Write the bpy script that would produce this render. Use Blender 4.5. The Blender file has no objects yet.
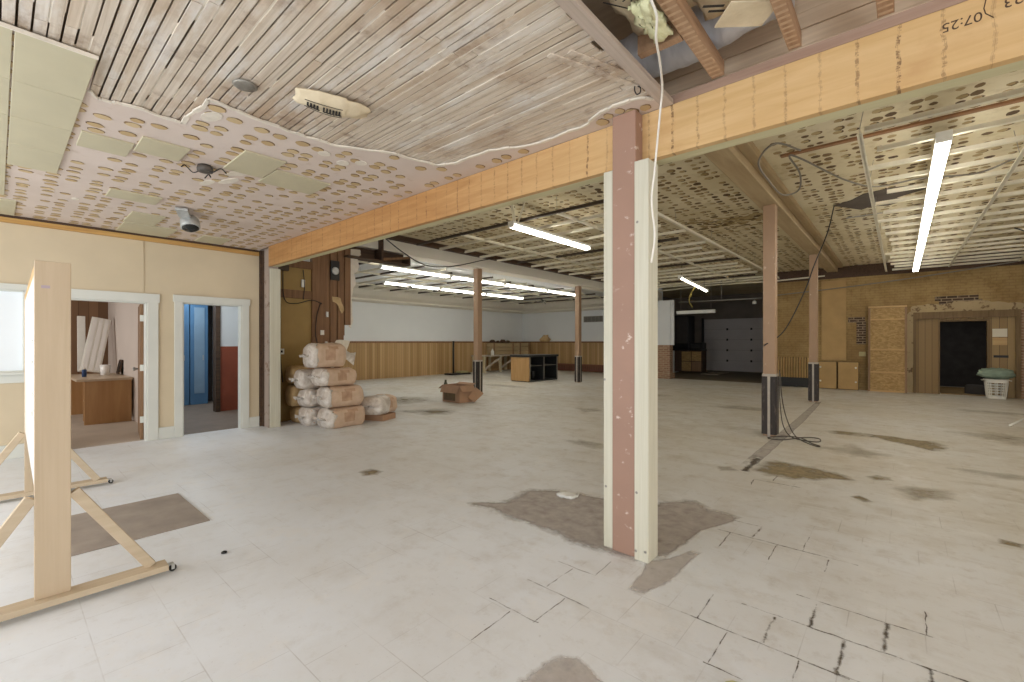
import bpy, bmesh, math, random
from mathutils import Vector, Matrix, noise
from mathutils.geometry import tessellate_polygon

S = bpy.context.scene
C = S.collection
PI = math.pi

# ------------------------------------------------------------------ camera
TH = math.radians(40.958)                 # camera looks 41 degrees to the left of +Y
cam_d = bpy.data.cameras.new('camera')
cam_d.lens = 36.0 * 447.0 / 1024.0
cam_d.sensor_width = 36.0
cam_d.clip_start = 0.05
cam = bpy.data.objects.new('camera', cam_d)
C.objects.link(cam)
cam.location = (0, 0, 1.42)
cam.rotation_euler = (math.radians(90.0), 0, TH)
cam_d.shift_y = 1.0 / 1024.0
S.camera = cam

# ------------------------------------------------------------------ world, daylight, exposure
S.view_settings.view_transform = 'Standard'
S.view_settings.look = 'None'
S.view_settings.gamma = 1.0
S.view_settings.use_curve_mapping = False
S.view_settings.exposure = 0.0
S.cycles.max_bounces = 10
S.cycles.diffuse_bounces = 6
S.cycles.use_denoising = True
S.cycles.sample_clamp_indirect = 6.0
S.cycles.caustics_reflective = False
S.cycles.caustics_refractive = False

w = bpy.data.worlds.new('sky')
S.world = w
w.use_nodes = True
w.node_tree.nodes['Background'].inputs[0].default_value = (0.93, 0.96, 1.0, 1)
w.node_tree.nodes['Background'].inputs[1].default_value = 1.0


def area(name, loc, rot, sx, sy, power, col):
    d = bpy.data.lights.new(name, 'AREA')
    d.shape = 'RECTANGLE'
    d.size = sx
    d.size_y = sy
    d.energy = power
    d.color = col
    o = bpy.data.objects.new(name, d)
    C.objects.link(o)
    o.location = loc
    o.rotation_euler = rot
    o['kind'] = 'helper'
    return o


# daylight that comes in through the shop windows in the front wall and the right-hand wall
area('daylight_shop_window', (-4.6, -3.85, 1.65), (PI / 2, 0, 0), 5.2, 2.1, 205, (0.90, 0.95, 1.0))
area('daylight_shop_window', (2.2, -3.85, 1.65), (PI / 2, 0, 0), 5.2, 2.1, 205, (0.90, 0.95, 1.0))
area('daylight_side_window', (6.85, 4.0, 1.75), (PI / 2, 0, PI / 2), 5.0, 1.9, 200, (1.0, 0.96, 0.90))
TUBE = 19.0                                # brightness of a lit fluorescent tube


# ------------------------------------------------------------------ helpers
def lin(v):
    v = v / 255.0
    return v / 12.92 if v <= 0.04045 else ((v + 0.055) / 1.055) ** 2.4


def rgb(r, g, b):
    return (lin(r), lin(g), lin(b), 1.0)


class MB:
    """collects shapes that become ONE mesh"""

    def __init__(self):
        self.v, self.f, self.m, self.s = [], [], [], []

    def add(self, vs, fs, m=0, smooth=False):
        b = len(self.v)
        self.v += [tuple(p) for p in vs]
        for f in fs:
            self.f.append([b + i for i in f])
            self.m.append(m)
            self.s.append(smooth)
        return self

    def box(self, x0, x1, y0, y1, z0, z1, m=0, M=None):
        if x0 > x1: x0, x1 = x1, x0
        if y0 > y1: y0, y1 = y1, y0
        if z0 > z1: z0, z1 = z1, z0
        vs = [Vector(p) for p in ((x0, y0, z0), (x1, y0, z0), (x1, y1, z0), (x0, y1, z0),
                                  (x0, y0, z1), (x1, y0, z1), (x1, y1, z1), (x0, y1, z1))]
        if M is not None:
            vs = [M @ p for p in vs]
        return self.add(vs, [(0, 3, 2, 1), (4, 5, 6, 7), (0, 1, 5, 4), (1, 2, 6, 5), (2, 3, 7, 6), (3, 0, 4, 7)], m)

    def bar(self, p, q, wd, ht, m=0, up=(0, 0, 1)):
        """rectangular bar from p to q, wd across, ht along up"""
        p, q = Vector(p), Vector(q)
        d = (q - p).normalized()
        u = Vector(up)
        sd = d.cross(u)
        if sd.length < 1e-5:
            sd = d.cross(Vector((1, 0, 0)))
        sd.normalize()
        u = sd.cross(d).normalized()
        vs = []
        for c in (p, q):
            for a, b in ((-1, -1), (1, -1), (1, 1), (-1, 1)):
                vs.append(c + sd * (a * wd / 2) + u * (b * ht / 2))
        return self.add(vs, [(0, 1, 2, 3), (7, 6, 5, 4), (0, 4, 5, 1), (1, 5, 6, 2), (2, 6, 7, 3), (3, 7, 4, 0)], m)

    def tube(self, pts, r, n=8, m=0, r_end=None):
        pts = [Vector(p) for p in pts]
        k = len(pts)
        t0 = (pts[1] - pts[0]).normalized()
        a = t0.orthogonal().normalized()
        vs = []
        for i in range(k):
            t = (pts[min(i + 1, k - 1)] - pts[max(i - 1, 0)])
            if t.length < 1e-9:
                t = t0
            t.normalize()
            a = (a - t * a.dot(t))
            if a.length < 1e-6:
                a = t.orthogonal()
            a.normalize()
            b = t.cross(a)
            rr = r if r_end is None else r + (r_end - r) * i / (k - 1)
            for j in range(n):
                g = 2 * PI * j / n
                vs.append(pts[i] + a * (rr * math.cos(g)) + b * (rr * math.sin(g)))
        fs = []
        for i in range(k - 1):
            for j in range(n):
                fs.append((i * n + j, i * n + (j + 1) % n, (i + 1) * n + (j + 1) % n, (i + 1) * n + j))
        self.add(vs, fs, m, True)
        b = len(self.v) - len(vs)
        self.f += [[b + j for j in reversed(range(n))], [b + (k - 1) * n + j for j in range(n)]]
        self.m += [m, m]
        self.s += [False, False]
        return self

    def lathe(self, prof, n=20, m=0, M=None, cap=True):
        """profile of (radius, z) spun about the z axis"""
        vs = []
        for r, z in prof:
            for j in range(n):
                g = 2 * PI * j / n
                vs.append(Vector((r * math.cos(g), r * math.sin(g), z)))
        if M is not None:
            vs = [M @ p for p in vs]
        fs = []
        k = len(prof)
        for i in range(k - 1):
            for j in range(n):
                fs.append((i * n + j, i * n + (j + 1) % n, (i + 1) * n + (j + 1) % n, (i + 1) * n + j))
        self.add(vs, fs, m, True)
        if cap:
            b = len(self.v) - len(vs)
            self.f += [[b + j for j in reversed(range(n))], [b + (k - 1) * n + j for j in range(n)]]
            self.m += [m, m]
            self.s += [False, False]
        return self

    def prism(self, poly, z0, z1, m=0, M=None):
        """a flat outline given thickness along z"""
        n = len(poly)
        vs = [Vector((p[0], p[1], z0)) for p in poly] + [Vector((p[0], p[1], z1)) for p in poly]
        tri = tessellate_polygon([[Vector((p[0], p[1], 0)) for p in poly]])
        if M is not None:
            vs = [M @ p for p in vs]
        fs = [tuple(t) for t in tri] + [tuple(n + i for i in reversed(t)) for t in tri]
        fs += [(i, (i + 1) % n, n + (i + 1) % n, n + i) for i in range(n)]
        return self.add(vs, fs, m)


def obj(name, mb, mats, parent=None, bevel=0.0, fixn=True):
    me = bpy.data.meshes.new(name)
    me.from_pydata(mb.v, [], mb.f)
    if not isinstance(mats, (list, tuple)):
        mats = [mats]
    for m in mats:
        me.materials.append(m)
    me.polygons.foreach_set('material_index', mb.m)
    me.polygons.foreach_set('use_smooth', mb.s)
    if fixn:
        bm = bmesh.new()
        bm.from_mesh(me)
        bmesh.ops.recalc_face_normals(bm, faces=bm.faces)
        bm.to_mesh(me)
        bm.free()
    me.update()
    o = bpy.data.objects.new(name, me)
    C.objects.link(o)
    if parent is not None:
        o.parent = parent
    if bevel:
        b = o.modifiers.new('bevel', 'BEVEL')
        b.width = bevel
        b.segments = 2
        b.limit_method = 'ANGLE'
        b.angle_limit = math.radians(40)
    return o


def struct(name, mb, mats, parent=None, bevel=0.0, fixn=True):
    o = obj(name, mb, mats, parent, bevel, fixn)
    if parent is None:
        o['kind'] = 'structure'
    return o


def tag(o, label, cat, group=None):
    o['label'] = label
    o['category'] = cat
    if group:
        o['group'] = group
    return o


def thing(name, label, cat, loc=(0, 0, 0), rz=0.0, group=None):
    o = bpy.data.objects.new(name, None)
    o.empty_display_size = 0.1
    C.objects.link(o)
    o.location = loc
    o.rotation_euler = (0, 0, rz)
    return tag(o, label, cat, group)


def copy_thing(root, loc, rz=None, label=None):
    r = root.copy()
    C.objects.link(r)
    r.location = loc
    if rz is not None:
        r.rotation_euler = (0, 0, rz)
    if label:
        r['label'] = label
    for ch in list(root.children):
        c = ch.copy()
        C.objects.link(c)
        c.parent = r
        for g in list(ch.children):
            d = g.copy()
            C.objects.link(d)
            d.parent = c
    return r


def smooth_path(pts, n=8):
    """Catmull-Rom through the points"""
    P = [Vector(p) for p in pts]
    P = [P[0] * 2 - P[1]] + P + [P[-1] * 2 - P[-2]]
    out = []
    for i in range(1, len(P) - 2):
        for k in range(n):
            t = k / n
            a, b, c, d = P[i - 1], P[i], P[i + 1], P[i + 2]
            out.append(0.5 * ((2 * b) + (c - a) * t + (2 * a - 5 * b + 4 * c - d) * t * t + (3 * b - a - 3 * c + d) * t ** 3))
    out.append(P[-2])
    return out


# ------------------------------------------------------------------ materials
class NT:
    def __init__(self, name):
        self.mat = bpy.data.materials.new(name)
        self.mat.use_nodes = True
        self.t = self.mat.node_tree
        self.b = self.t.nodes['Principled BSDF']
        self.out = self.t.nodes['Material Output']

    def n(self, typ, **kw):
        nd = self.t.nodes.new(typ)
        for k, v in kw.items():
            if k.startswith('i_'):
                nd.inputs[k[2:].replace('_', ' ')].default_value = v
            else:
                setattr(nd, k, v)
        return nd

    def l(self, a, b):
        self.t.links.new(a, b)

    def coords(self, scale=(1, 1, 1), rot=(0, 0, 0), loc=(0, 0, 0)):
        tc = self.n('ShaderNodeTexCoord')
        mp = self.n('ShaderNodeMapping')
        mp.inputs['Scale'].default_value = scale
        mp.inputs['Rotation'].default_value = rot
        mp.inputs['Location'].default_value = loc
        self.l(tc.outputs['Object'], mp.inputs['Vector'])
        return mp.outputs['Vector']

    def noise(self, vec, scale, detail=4, rough=0.55, dist=0.0):
        nd = self.n('ShaderNodeTexNoise')
        nd.inputs['Scale'].default_value = scale
        nd.inputs['Detail'].default_value = detail
        nd.inputs['Roughness'].default_value = rough
        nd.inputs['Distortion'].default_value = dist
        self.l(vec, nd.inputs['Vector'])
        return nd.outputs['Fac']

    def ramp(self, fac, stops, interp='LINEAR'):
        nd = self.n('ShaderNodeValToRGB')
        cr = nd.color_ramp
        cr.interpolation = interp
        while len(cr.elements) < len(stops):
            cr.elements.new(0.5)
        for e, (p, c) in zip(cr.elements, stops):
            e.position = p
            e.color = c if len(c) == 4 else tuple(c) + (1,)
        self.l(fac, nd.inputs['Fac'])
        return nd.outputs['Color']

    def mix(self, fac, a, b, blend='MIX'):
        nd = self.n('ShaderNodeMix', data_type='RGBA', blend_type=blend)
        for val, idx in ((fac, 0), (a, 6), (b, 7)):
            if isinstance(val, (int, float)):
                nd.inputs[idx].default_value = val
            elif isinstance(val, tuple):
                nd.inputs[idx].default_value = val
            else:
                self.l(val, nd.inputs[idx])
        return nd.outputs[2]

    def math(self, op, a, b=0.0, clamp=False):
        nd = self.n('ShaderNodeMath', operation=op, use_clamp=clamp)
        for val, i in ((a, 0), (b, 1)):
            if isinstance(val, (int, float)):
                nd.inputs[i].default_value = val
            else:
                self.l(val, nd.inputs[i])
        return nd.outputs[0]

    def island(self):
        return self.n('ShaderNodeNewGeometry').outputs['Random Per Island']

    def done(self, col=None, rough=0.7, metal=0.0, bump=None, bump_s=0.3, bump_d=0.01, spec=None):
        if col is not None:
            if isinstance(col, tuple):
                self.b.inputs['Base Color'].default_value = col
            else:
                self.l(col, self.b.inputs['Base Color'])
        self.b.inputs['Roughness'].default_value = rough
        self.b.inputs['Metallic'].default_value = metal
        if spec is not None:
            self.b.inputs['Specular IOR Level'].default_value = spec
        if bump is not None:
            bn = self.n('ShaderNodeBump')
            bn.inputs['Strength'].default_value = bump_s
            bn.inputs['Distance'].default_value = bump_d
            self.l(bump, bn.inputs['Height'])
            self.l(bn.outputs['Normal'], self.b.inputs['Normal'])
        return self.mat


BLACK = (0, 0, 0, 1)
WHITE = (1, 1, 1, 1)


def plain(name, c, rough=0.6, metal=0.0, var=0.1, scale=6.0, bump=0.0):
    """painted or moulded surface with slight mottling"""
    k = NT(name)
    v = k.coords()
    f = k.noise(v, scale, 5)
    d = tuple(x * (1 - var) for x in c[:3]) + (1,)
    e = tuple(min(1, x * (1 + var)) for x in c[:3]) + (1,)
    col = k.ramp(f, [(0.3, d), (0.7, e)])
    return k.done(col, rough, metal, f if bump else None, bump)


def wood(name, c1, c2, axis='z', fine=26.0, rough=0.65, knots=True, island=0.0):
    """sawn wood with the grain along one axis"""
    k = NT(name)
    sc = {'x': (0.9, fine, fine), 'y': (fine, 0.9, fine), 'z': (fine, fine, 0.9)}[axis]
    v = k.coords(sc)
    f = k.noise(v, 1.0, 6, 0.6, 0.6)
    v2 = k.coords()
    g = k.noise(v2, 2.2, 3)
    col = k.ramp(f, [(0.3, c1), (0.72, c2)])
    col = k.mix(k.math('MULTIPLY', g, 0.45), col, c1)
    if island:
        ri = k.island()
        hs = k.n('ShaderNodeHueSaturation')
        k.l(col, hs.inputs['Color'])
        k.l(k.math('ADD', k.math('MULTIPLY', ri, island), 1 - island / 2), hs.inputs['Value'])
        col = hs.outputs['Color']
    return k.done(col, rough, 0, f, 0.15, 0.004)


def emit(name, c, st):
    k = NT(name)
    k.b.inputs['Base Color'].default_value = (0.8, 0.8, 0.8, 1)
    k.b.inputs['Emission Color'].default_value = c
    k.b.inputs['Emission Strength'].default_value = st
    return k.mat


def worn_paint(name, base, under, amount=0.42, scale=7.0, rough=0.6, stretch=(1, 1, 1)):
    """old paint worn through to what lies under it"""
    k = NT(name)
    f = k.noise(k.coords(stretch), scale, 8, 0.65)
    g = k.noise(k.coords(), 1.7, 4)
    m = k.ramp(f, [(amount + 0.16, BLACK), (amount + 0.22, WHITE)])
    c = k.ramp(g, [(0.3, tuple(x * 0.85 for x in base[:3]) + (1,)), (0.7, base)])
    return k.done(k.mix(m, c, under), rough, 0, f, 0.2, 0.003)


M = {}
M['wall_cream'] = plain('wall_cream_paint', rgb(208, 193, 165), 0.75, 0, 0.05, 1.6)
M['trim_white'] = plain('pale_trim_paint', rgb(212, 214, 207), 0.5, 0, 0.03, 3)
M['white_wall'] = plain('white_wall_paint', rgb(222, 225, 226), 0.75, 0, 0.03, 0.7)
M['cream_soffit'] = plain('cream_soffit_paint', rgb(222, 217, 204), 0.75, 0, 0.04, 1.0)
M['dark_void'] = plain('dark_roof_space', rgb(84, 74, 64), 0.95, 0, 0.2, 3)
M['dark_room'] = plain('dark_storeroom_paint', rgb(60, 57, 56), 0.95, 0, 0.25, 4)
M['recess_wall'] = plain('dim_recess_wall', rgb(128, 118, 108), 0.9, 0, 0.15, 2)
M['black_metal'] = plain('black_painted_metal', rgb(30, 29, 28), 0.45, 0.2, 0.2, 20)
M['galv'] = plain('galvanised_steel', rgb(182, 184, 182), 0.4, 0.35, 0.12, 30)
M['steel_dull'] = plain('dull_grey_steel', rgb(150, 146, 138), 0.5, 0.6, 0.15, 30)
M['white_enamel'] = plain('white_enamel', rgb(236, 236, 230), 0.35, 0, 0.03, 10)
M['white_plastic'] = plain('white_plastic', rgb(226, 226, 220), 0.4, 0, 0.03, 10)
M['cable_black'] = plain('black_cable_rubber', rgb(34, 31, 29), 0.6, 0, 0.1, 30)
M['cable_grey'] = plain('grey_cable_sheath', rgb(128, 122, 112), 0.55, 0, 0.1, 30)
M['cable_white'] = plain('white_cable_sheath', rgb(232, 228, 218), 0.5, 0, 0.05, 30)
M['cable_yellow'] = plain('old_yellow_cable', rgb(170, 150, 70), 0.5, 0, 0.1, 30)
M['grid_white'] = plain('old_white_ceiling_grid', rgb(222, 216, 196), 0.5, 0.0, 0.1, 8)
M['grid_dark'] = plain('rust_dark_ceiling_grid', rgb(70, 58, 46), 0.6, 0.1, 0.2, 10)
M['post_brown'] = worn_paint('tan_painted_post', rgb(166, 136, 108), rgb(204, 184, 160), 0.47, 7, 0.55, (1.5, 1.5, 0.9))
M['sleeve'] = worn_paint('dark_post_sleeve', rgb(48, 40, 36), rgb(96, 84, 74), 0.43, 10, 0.6, (2, 2, 0.5))
M['sleeve_edge'] = plain('grey_corner_strip', rgb(176, 168, 156), 0.6, 0, 0.12, 12)
M['column_core'] = worn_paint('reddish_brown_column', rgb(164, 130, 112), rgb(210, 192, 180), 0.45, 11, 0.6, (1.2, 1.2, 1.6))
M['plank_pale'] = wood('treated_pale_plank', rgb(194, 190, 170), rgb(214, 211, 195), 'z', 40, 0.6)
M['ply_face'] = wood('pale_plywood', rgb(190, 170, 142), rgb(206, 188, 162), 'z', 20, 0.6)
M['ply_y'] = wood('pale_plywood_foot', rgb(190, 172, 145), rgb(208, 192, 167), 'y', 20, 0.6)
M['pine_x'] = wood('pine_board_x', rgb(186, 150, 100), rgb(208, 178, 128), 'x', 18, 0.6)
M['pine_plate'] = wood('pine_wall_plate', rgb(170, 126, 66), rgb(212, 172, 104), 'y', 20, 0.6)
M['joist'] = wood('rough_sawn_joist', rgb(140, 106, 78), rgb(196, 164, 132), 'y', 14, 0.8)
M['board_grey'] = wood('old_grey_boarding', rgb(168, 154, 138), rgb(206, 194, 178), 'x', 22, 0.85)
M['joist_pale'] = plain('plaster_ghost_on_joist', rgb(186, 156, 126), 0.9, 0, 0.12, 30)
M['ledger'] = wood('red_brown_ledger', rgb(146, 116, 98), rgb(184, 158, 138), 'x', 20, 0.8)
M['brown_old'] = wood('old_brown_timber', rgb(110, 78, 52), rgb(152, 116, 82), 'z', 22, 0.7)
M['brown_dark'] = wood('dark_brown_timber', rgb(66, 48, 36), rgb(98, 74, 54), 'y', 22, 0.75)
M['olive_panel'] = plain('olive_ochre_panel', rgb(158, 130, 74), 0.6, 0, 0.1, 3)
M['chip'] = plain('chipboard_panel', rgb(176, 146, 98), 0.8, 0, 0.1, 2.5)
M['desk_wood'] = wood('desk_oak_ply', rgb(170, 128, 84), rgb(196, 156, 108), 'z', 10, 0.5)
M['desk_top'] = plain('desk_pale_top', rgb(196, 178, 154), 0.4, 0, 0.08, 6)
M['brown_panel'] = wood('brown_wall_panelling', rgb(128, 100, 72), rgb(160, 128, 96), 'z', 22, 0.6)
M['door_brown'] = wood('brown_door', rgb(120, 88, 60), rgb(158, 122, 86), 'z', 18, 0.5)
M['maroon'] = plain('red_brown_dado', rgb(148, 74, 50), 0.55, 0, 0.12, 4)
M['blue'] = plain('blue_painted_locker', rgb(82, 122, 158), 0.5, 0, 0.08, 3)
M['blue_pale'] = plain('pale_blue_panel', rgb(130, 156, 178), 0.5, 0, 0.08, 3)
M['board_white'] = plain('whiteboard_face', rgb(240, 240, 238), 0.25, 0, 0.02, 4)
M['cardboard'] = plain('brown_cardboard', rgb(166, 132, 104), 0.8, 0, 0.1, 5)
M['cardboard_dark'] = plain('dark_printed_cardboard', rgb(104, 86, 62), 0.8, 0, 0.2, 12)
M['counter_black'] = plain('black_counter_laminate', rgb(44, 46, 46), 0.4, 0, 0.2, 8)
M['counter_wood'] = wood('counter_end_panel', rgb(168, 130, 80), rgb(194, 158, 108), 'z', 12, 0.5)
M['paper_black'] = plain('printed_black_ink', rgb(40, 36, 32), 0.8, 0, 0.1, 30)
M['pencil'] = plain('dark_grey_marker', rgb(78, 58, 42), 0.8, 0, 0.1, 30)
M['cloth_green'] = plain('grey_green_cloth', rgb(134, 152, 136), 0.9, 0, 0.12, 9, 0.3)
M['basket_white'] = plain('white_basket_plastic', rgb(226, 224, 214), 0.4, 0, 0.04, 10)
M['olive_box'] = plain('olive_plastic', rgb(178, 168, 120), 0.5, 0, 0.08, 10)
M['plaster_cut'] = plain('broken_white_plaster', rgb(226, 218, 204), 0.9, 0, 0.08, 14, 0.3)
M['garage'] = plain('grey_garage_door_paint', rgb(206, 200, 198), 0.6, 0, 0.05, 1.3)
M['rubber'] = plain('black_rubber_wheel', rgb(28, 27, 26), 0.6, 0, 0.1, 20)
M['blue_can'] = plain('blue_can_paint', rgb(38, 66, 110), 0.35, 0.2, 0.1, 10)
M['glass_white'] = plain('frosted_white_pane', rgb(232, 238, 240), 0.2, 0, 0.02, 2)
M['duct'] = None


def m_floor():
    """white-painted 12 inch floor tile, worn and dirty towards the back"""
    k = NT('painted_tile_floor')
    tc = k.n('ShaderNodeTexCoord')
    vec = tc.outputs['Object']
    big = k.noise(vec, 0.55, 6, 0.6)
    mid = k.noise(vec, 3.2, 8, 0.65)
    fine = k.noise(vec, 34, 6, 0.7)
    scuff = k.noise(vec, 8, 9, 0.72)
    sep = k.n('ShaderNodeSeparateXYZ')
    k.l(vec, sep.inputs[0])
    # traffic dirt: the paint is whiter at the shop-window end, the rest was walked bare
    yy = k.math('ADD', sep.outputs['Y'], k.math('MULTIPLY', sep.outputs['X'], 0.25))
    far = k.math('MULTIPLY', k.math('SUBTRACT', yy, 0.3), 0.16, True)
    dirt = k.math('ADD', k.math('MULTIPLY', far, 0.75), k.math('MULTIPLY', k.math('SUBTRACT', big, 0.5), 1.4), True)
    col = k.mix(dirt, rgb(230, 235, 240), rgb(200, 193, 178))
    sm = k.ramp(mid, [(0.50, BLACK), (0.72, WHITE)])
    col = k.mix(k.math('MULTIPLY', sm, k.math('ADD', k.math('MULTIPLY', far, 0.5), 0.16)), col, rgb(184, 174, 156))
    # worn long streaks along the building
    mp = k.n('ShaderNodeMapping')
    mp.inputs['Scale'].default_value = (0.5, 2.6, 1)
    k.l(vec, mp.inputs['Vector'])
    st = k.ramp(k.noise(mp.outputs['Vector'], 1.3, 8, 0.7), [(0.56, BLACK), (0.70, WHITE)])
    col = k.mix(k.math('MULTIPLY', k.math('MULTIPLY', st, far), 0.5), col, rgb(150, 136, 108))
    sp = k.ramp(fine, [(0.62, BLACK), (0.70, WHITE)])
    col = k.mix(k.math('MULTIPLY', sp, 0.22), col, rgb(120, 110, 98))
    sf_ = k.ramp(scuff, [(0.54, BLACK), (0.66, WHITE)])
    col = k.mix(k.math('MULTIPLY', sf_, k.math('ADD', k.math('MULTIPLY', far, 0.30), 0.12)), col, rgb(164, 152, 132))
    wh = k.ramp(k.noise(k.coords((1, 1, 1), (0, 0, 0.4), (7, 3, 0)), 2.2, 9, 0.75), [(0.54, BLACK), (0.64, WHITE)])
    col = k.mix(k.math('MULTIPLY', wh, 0.45), col, rgb(232, 232, 230))
    # faint tile joints, running bond
    mp2 = k.n('ShaderNodeMapping')
    mp2.inputs['Location'].default_value = (0.055 + 0.1475, -0.0 - 2.36 + 0.295 * 12, 0)
    k.l(vec, mp2.inputs['Vector'])
    br = k.n('ShaderNodeTexBrick')
    br.offset = 0.5
    br.inputs['Scale'].default_value = 1.0
    br.inputs['Brick Width'].default_value = 0.295
    br.inputs['Row Height'].default_value = 0.295
    br.inputs['Mortar Size'].default_value = 0.0028
    br.inputs['Mortar Smooth'].default_value = 0.3
    k.l(mp2.outputs['Vector'], br.inputs['Vector'])
    jm = k.ramp(k.noise(vec, 1.6, 4, 0.6), [(0.46, BLACK), (0.66, WHITE)])
    jf = k.math('MULTIPLY', k.math('MULTIPLY', br.outputs['Fac'], jm), 0.34)
    col = k.mix(jf, col, rgb(112, 102, 90))
    k.done(col, 0.5, 0, k.math('SUBTRACT', mid, k.math('MULTIPLY', jf, 0.6)), 0.06, 0.004)
    rr = k.ramp(mid, [(0.3, (0.36,) * 3), (0.8, (0.62,) * 3)])
    k.l(rr, k.b.inputs['Roughness'])
    return k.mat


M['floor'] = m_floor()


def m_stain(name, c1, c2, op=0.9, scale=3.0, soft=0.8):
    """a stain with a ragged edge: the vertex attribute 'spread' is 1 in its middle, 0 at its rim"""
    k = NT(name)
    at = k.n('ShaderNodeAttribute', attribute_name='spread')
    vec = k.coords()
    f = k.noise(vec, scale, 8, 0.68)
    g = k.noise(vec, scale * 3.1, 6, 0.6)
    a = k.math('ADD', at.outputs['Fac'], k.math('MULTIPLY', k.math('SUBTRACT', f, 0.5), 1.5))
    a = k.ramp(a, [(0.22, BLACK), (soft, WHITE)])
    a = k.math('MULTIPLY', a, op)
    col = k.ramp(g, [(0.3, c1), (0.7, c2)])
    k.done(col, 0.65)
    tr = k.n('ShaderNodeBsdfTransparent')
    mx = k.n('ShaderNodeMixShader')
    k.l(a, mx.inputs[0])
    k.l(tr.outputs[0], mx.inputs[1])
    k.l(k.b.outputs[0], mx.inputs[2])
    k.l(mx.outputs[0], k.out.inputs['Surface'])
    return k.mat


M['stain_grey'] = m_stain('bare_cement_patch', rgb(158, 149, 141), rgb(198, 191, 184), 0.85, 3.5, 0.75)
M['stain_pale'] = m_stain('pale_cement_patch', rgb(182, 174, 167), rgb(204, 198, 192), 0.8, 5, 0.8)
M['stain_olive'] = m_stain('olive_dirt_patch', rgb(120, 100, 62), rgb(172, 156, 118), 0.75, 5, 0.9)
M['stain_faint'] = m_stain('faint_dirt_patch', rgb(140, 126, 98), rgb(182, 170, 146), 0.5, 4.5, 1.1)
M['joint_dark'] = m_stain('open_tile_joint', rgb(70, 60, 50), rgb(110, 97, 80), 0.8, 40, 0.8)


def m_lath():
    k = NT('old_wood_lath')
    v = k.coords((1.2, 40, 40))
    f = k.noise(v, 1.0, 6, 0.6, 0.4)
    g = k.noise(k.coords((1, 1, 1)), 1.3, 5, 0.6)
    h = k.noise(k.coords((0.6, 2.2, 1)), 2.6, 7, 0.7)
    col = k.ramp(f, [(0.3, rgb(188, 172, 152)), (0.65, rgb(220, 208, 192))])
    ri = k.island()
    col = k.mix(k.ramp(ri, [(0.72, BLACK), (1.0, (0.4,) * 3)]), col, rgb(190, 164, 134))
    dk = k.ramp(g, [(0.50, BLACK), (0.66, (0.7,) * 3)])
    col = k.mix(dk, col, rgb(176, 150, 124))
    bl = k.ramp(k.noise(k.coords(), 3.3, 6, 0.65), [(0.56, BLACK), (0.68, (0.65,) * 3)])
    col = k.mix(bl, col, rgb(142, 116, 96))
    wt = k.ramp(h, [(0.50, BLACK), (0.64, (0.75,) * 3)])
    col = k.mix(wt, col, rgb(222, 217, 210))
    return k.done(col, 0.85, 0, f, 0.25, 0.004)


M['lath'] = m_lath()


def m_gypsum():
    k = NT('pinkish_gypsum_board')
    f = k.noise(k.coords(), 1.3, 5)
    g = k.noise(k.coords(), 9, 6, 0.6)
    col = k.ramp(f, [(0.3, rgb(210, 194, 182)), (0.7, rgb(220, 206, 196))])
    col = k.mix(k.ramp(g, [(0.6, BLACK), (0.75, (0.35,) * 3)]), col, rgb(186, 160, 132))
    return k.done(col, 0.85)


M['gypsum'] = m_gypsum()


def m_rear_plaster():
    k = NT('olive_cream_plaster')
    f = k.noise(k.coords(), 0.7, 6, 0.6)
    g = k.noise(k.coords(), 5, 7, 0.65)
    col = k.ramp(f, [(0.35, rgb(202, 188, 152)), (0.65, rgb(220, 210, 182))])
    col = k.mix(k.ramp(g, [(0.52, BLACK), (0.7, (0.5,) * 3)]), col, rgb(166, 146, 104))
    return k.done(col, 0.85)


M['rear_plaster'] = m_rear_plaster()


def m_dab(name, c1, c2):
    k = NT(name)
    ri = k.island()
    g = k.noise(k.coords(), 26, 4)
    col = k.ramp(ri, [(0.0, c1), (1.0, c2)])
    col = k.mix(k.math('MULTIPLY', g, 0.4), col, c1)
    return k.done(col, 0.9)


M['dab_tan'] = m_dab('tan_glue_dab', rgb(192, 164, 120), rgb(212, 190, 150))
M['dab_edge_shade'] = m_dab('dark_glue_edge_shade', rgb(122, 96, 66), rgb(164, 134, 98))
M['dab_brown'] = m_dab('brown_glue_dab', rgb(84, 64, 42), rgb(136, 112, 76))
M['dab_olive'] = m_dab('olive_glue_dab', rgb(150, 128, 88), rgb(184, 164, 122))
M['tile_cream'] = plain('cream_ceiling_tile', rgb(196, 188, 160), 0.8, 0, 0.04, 3)


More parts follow.
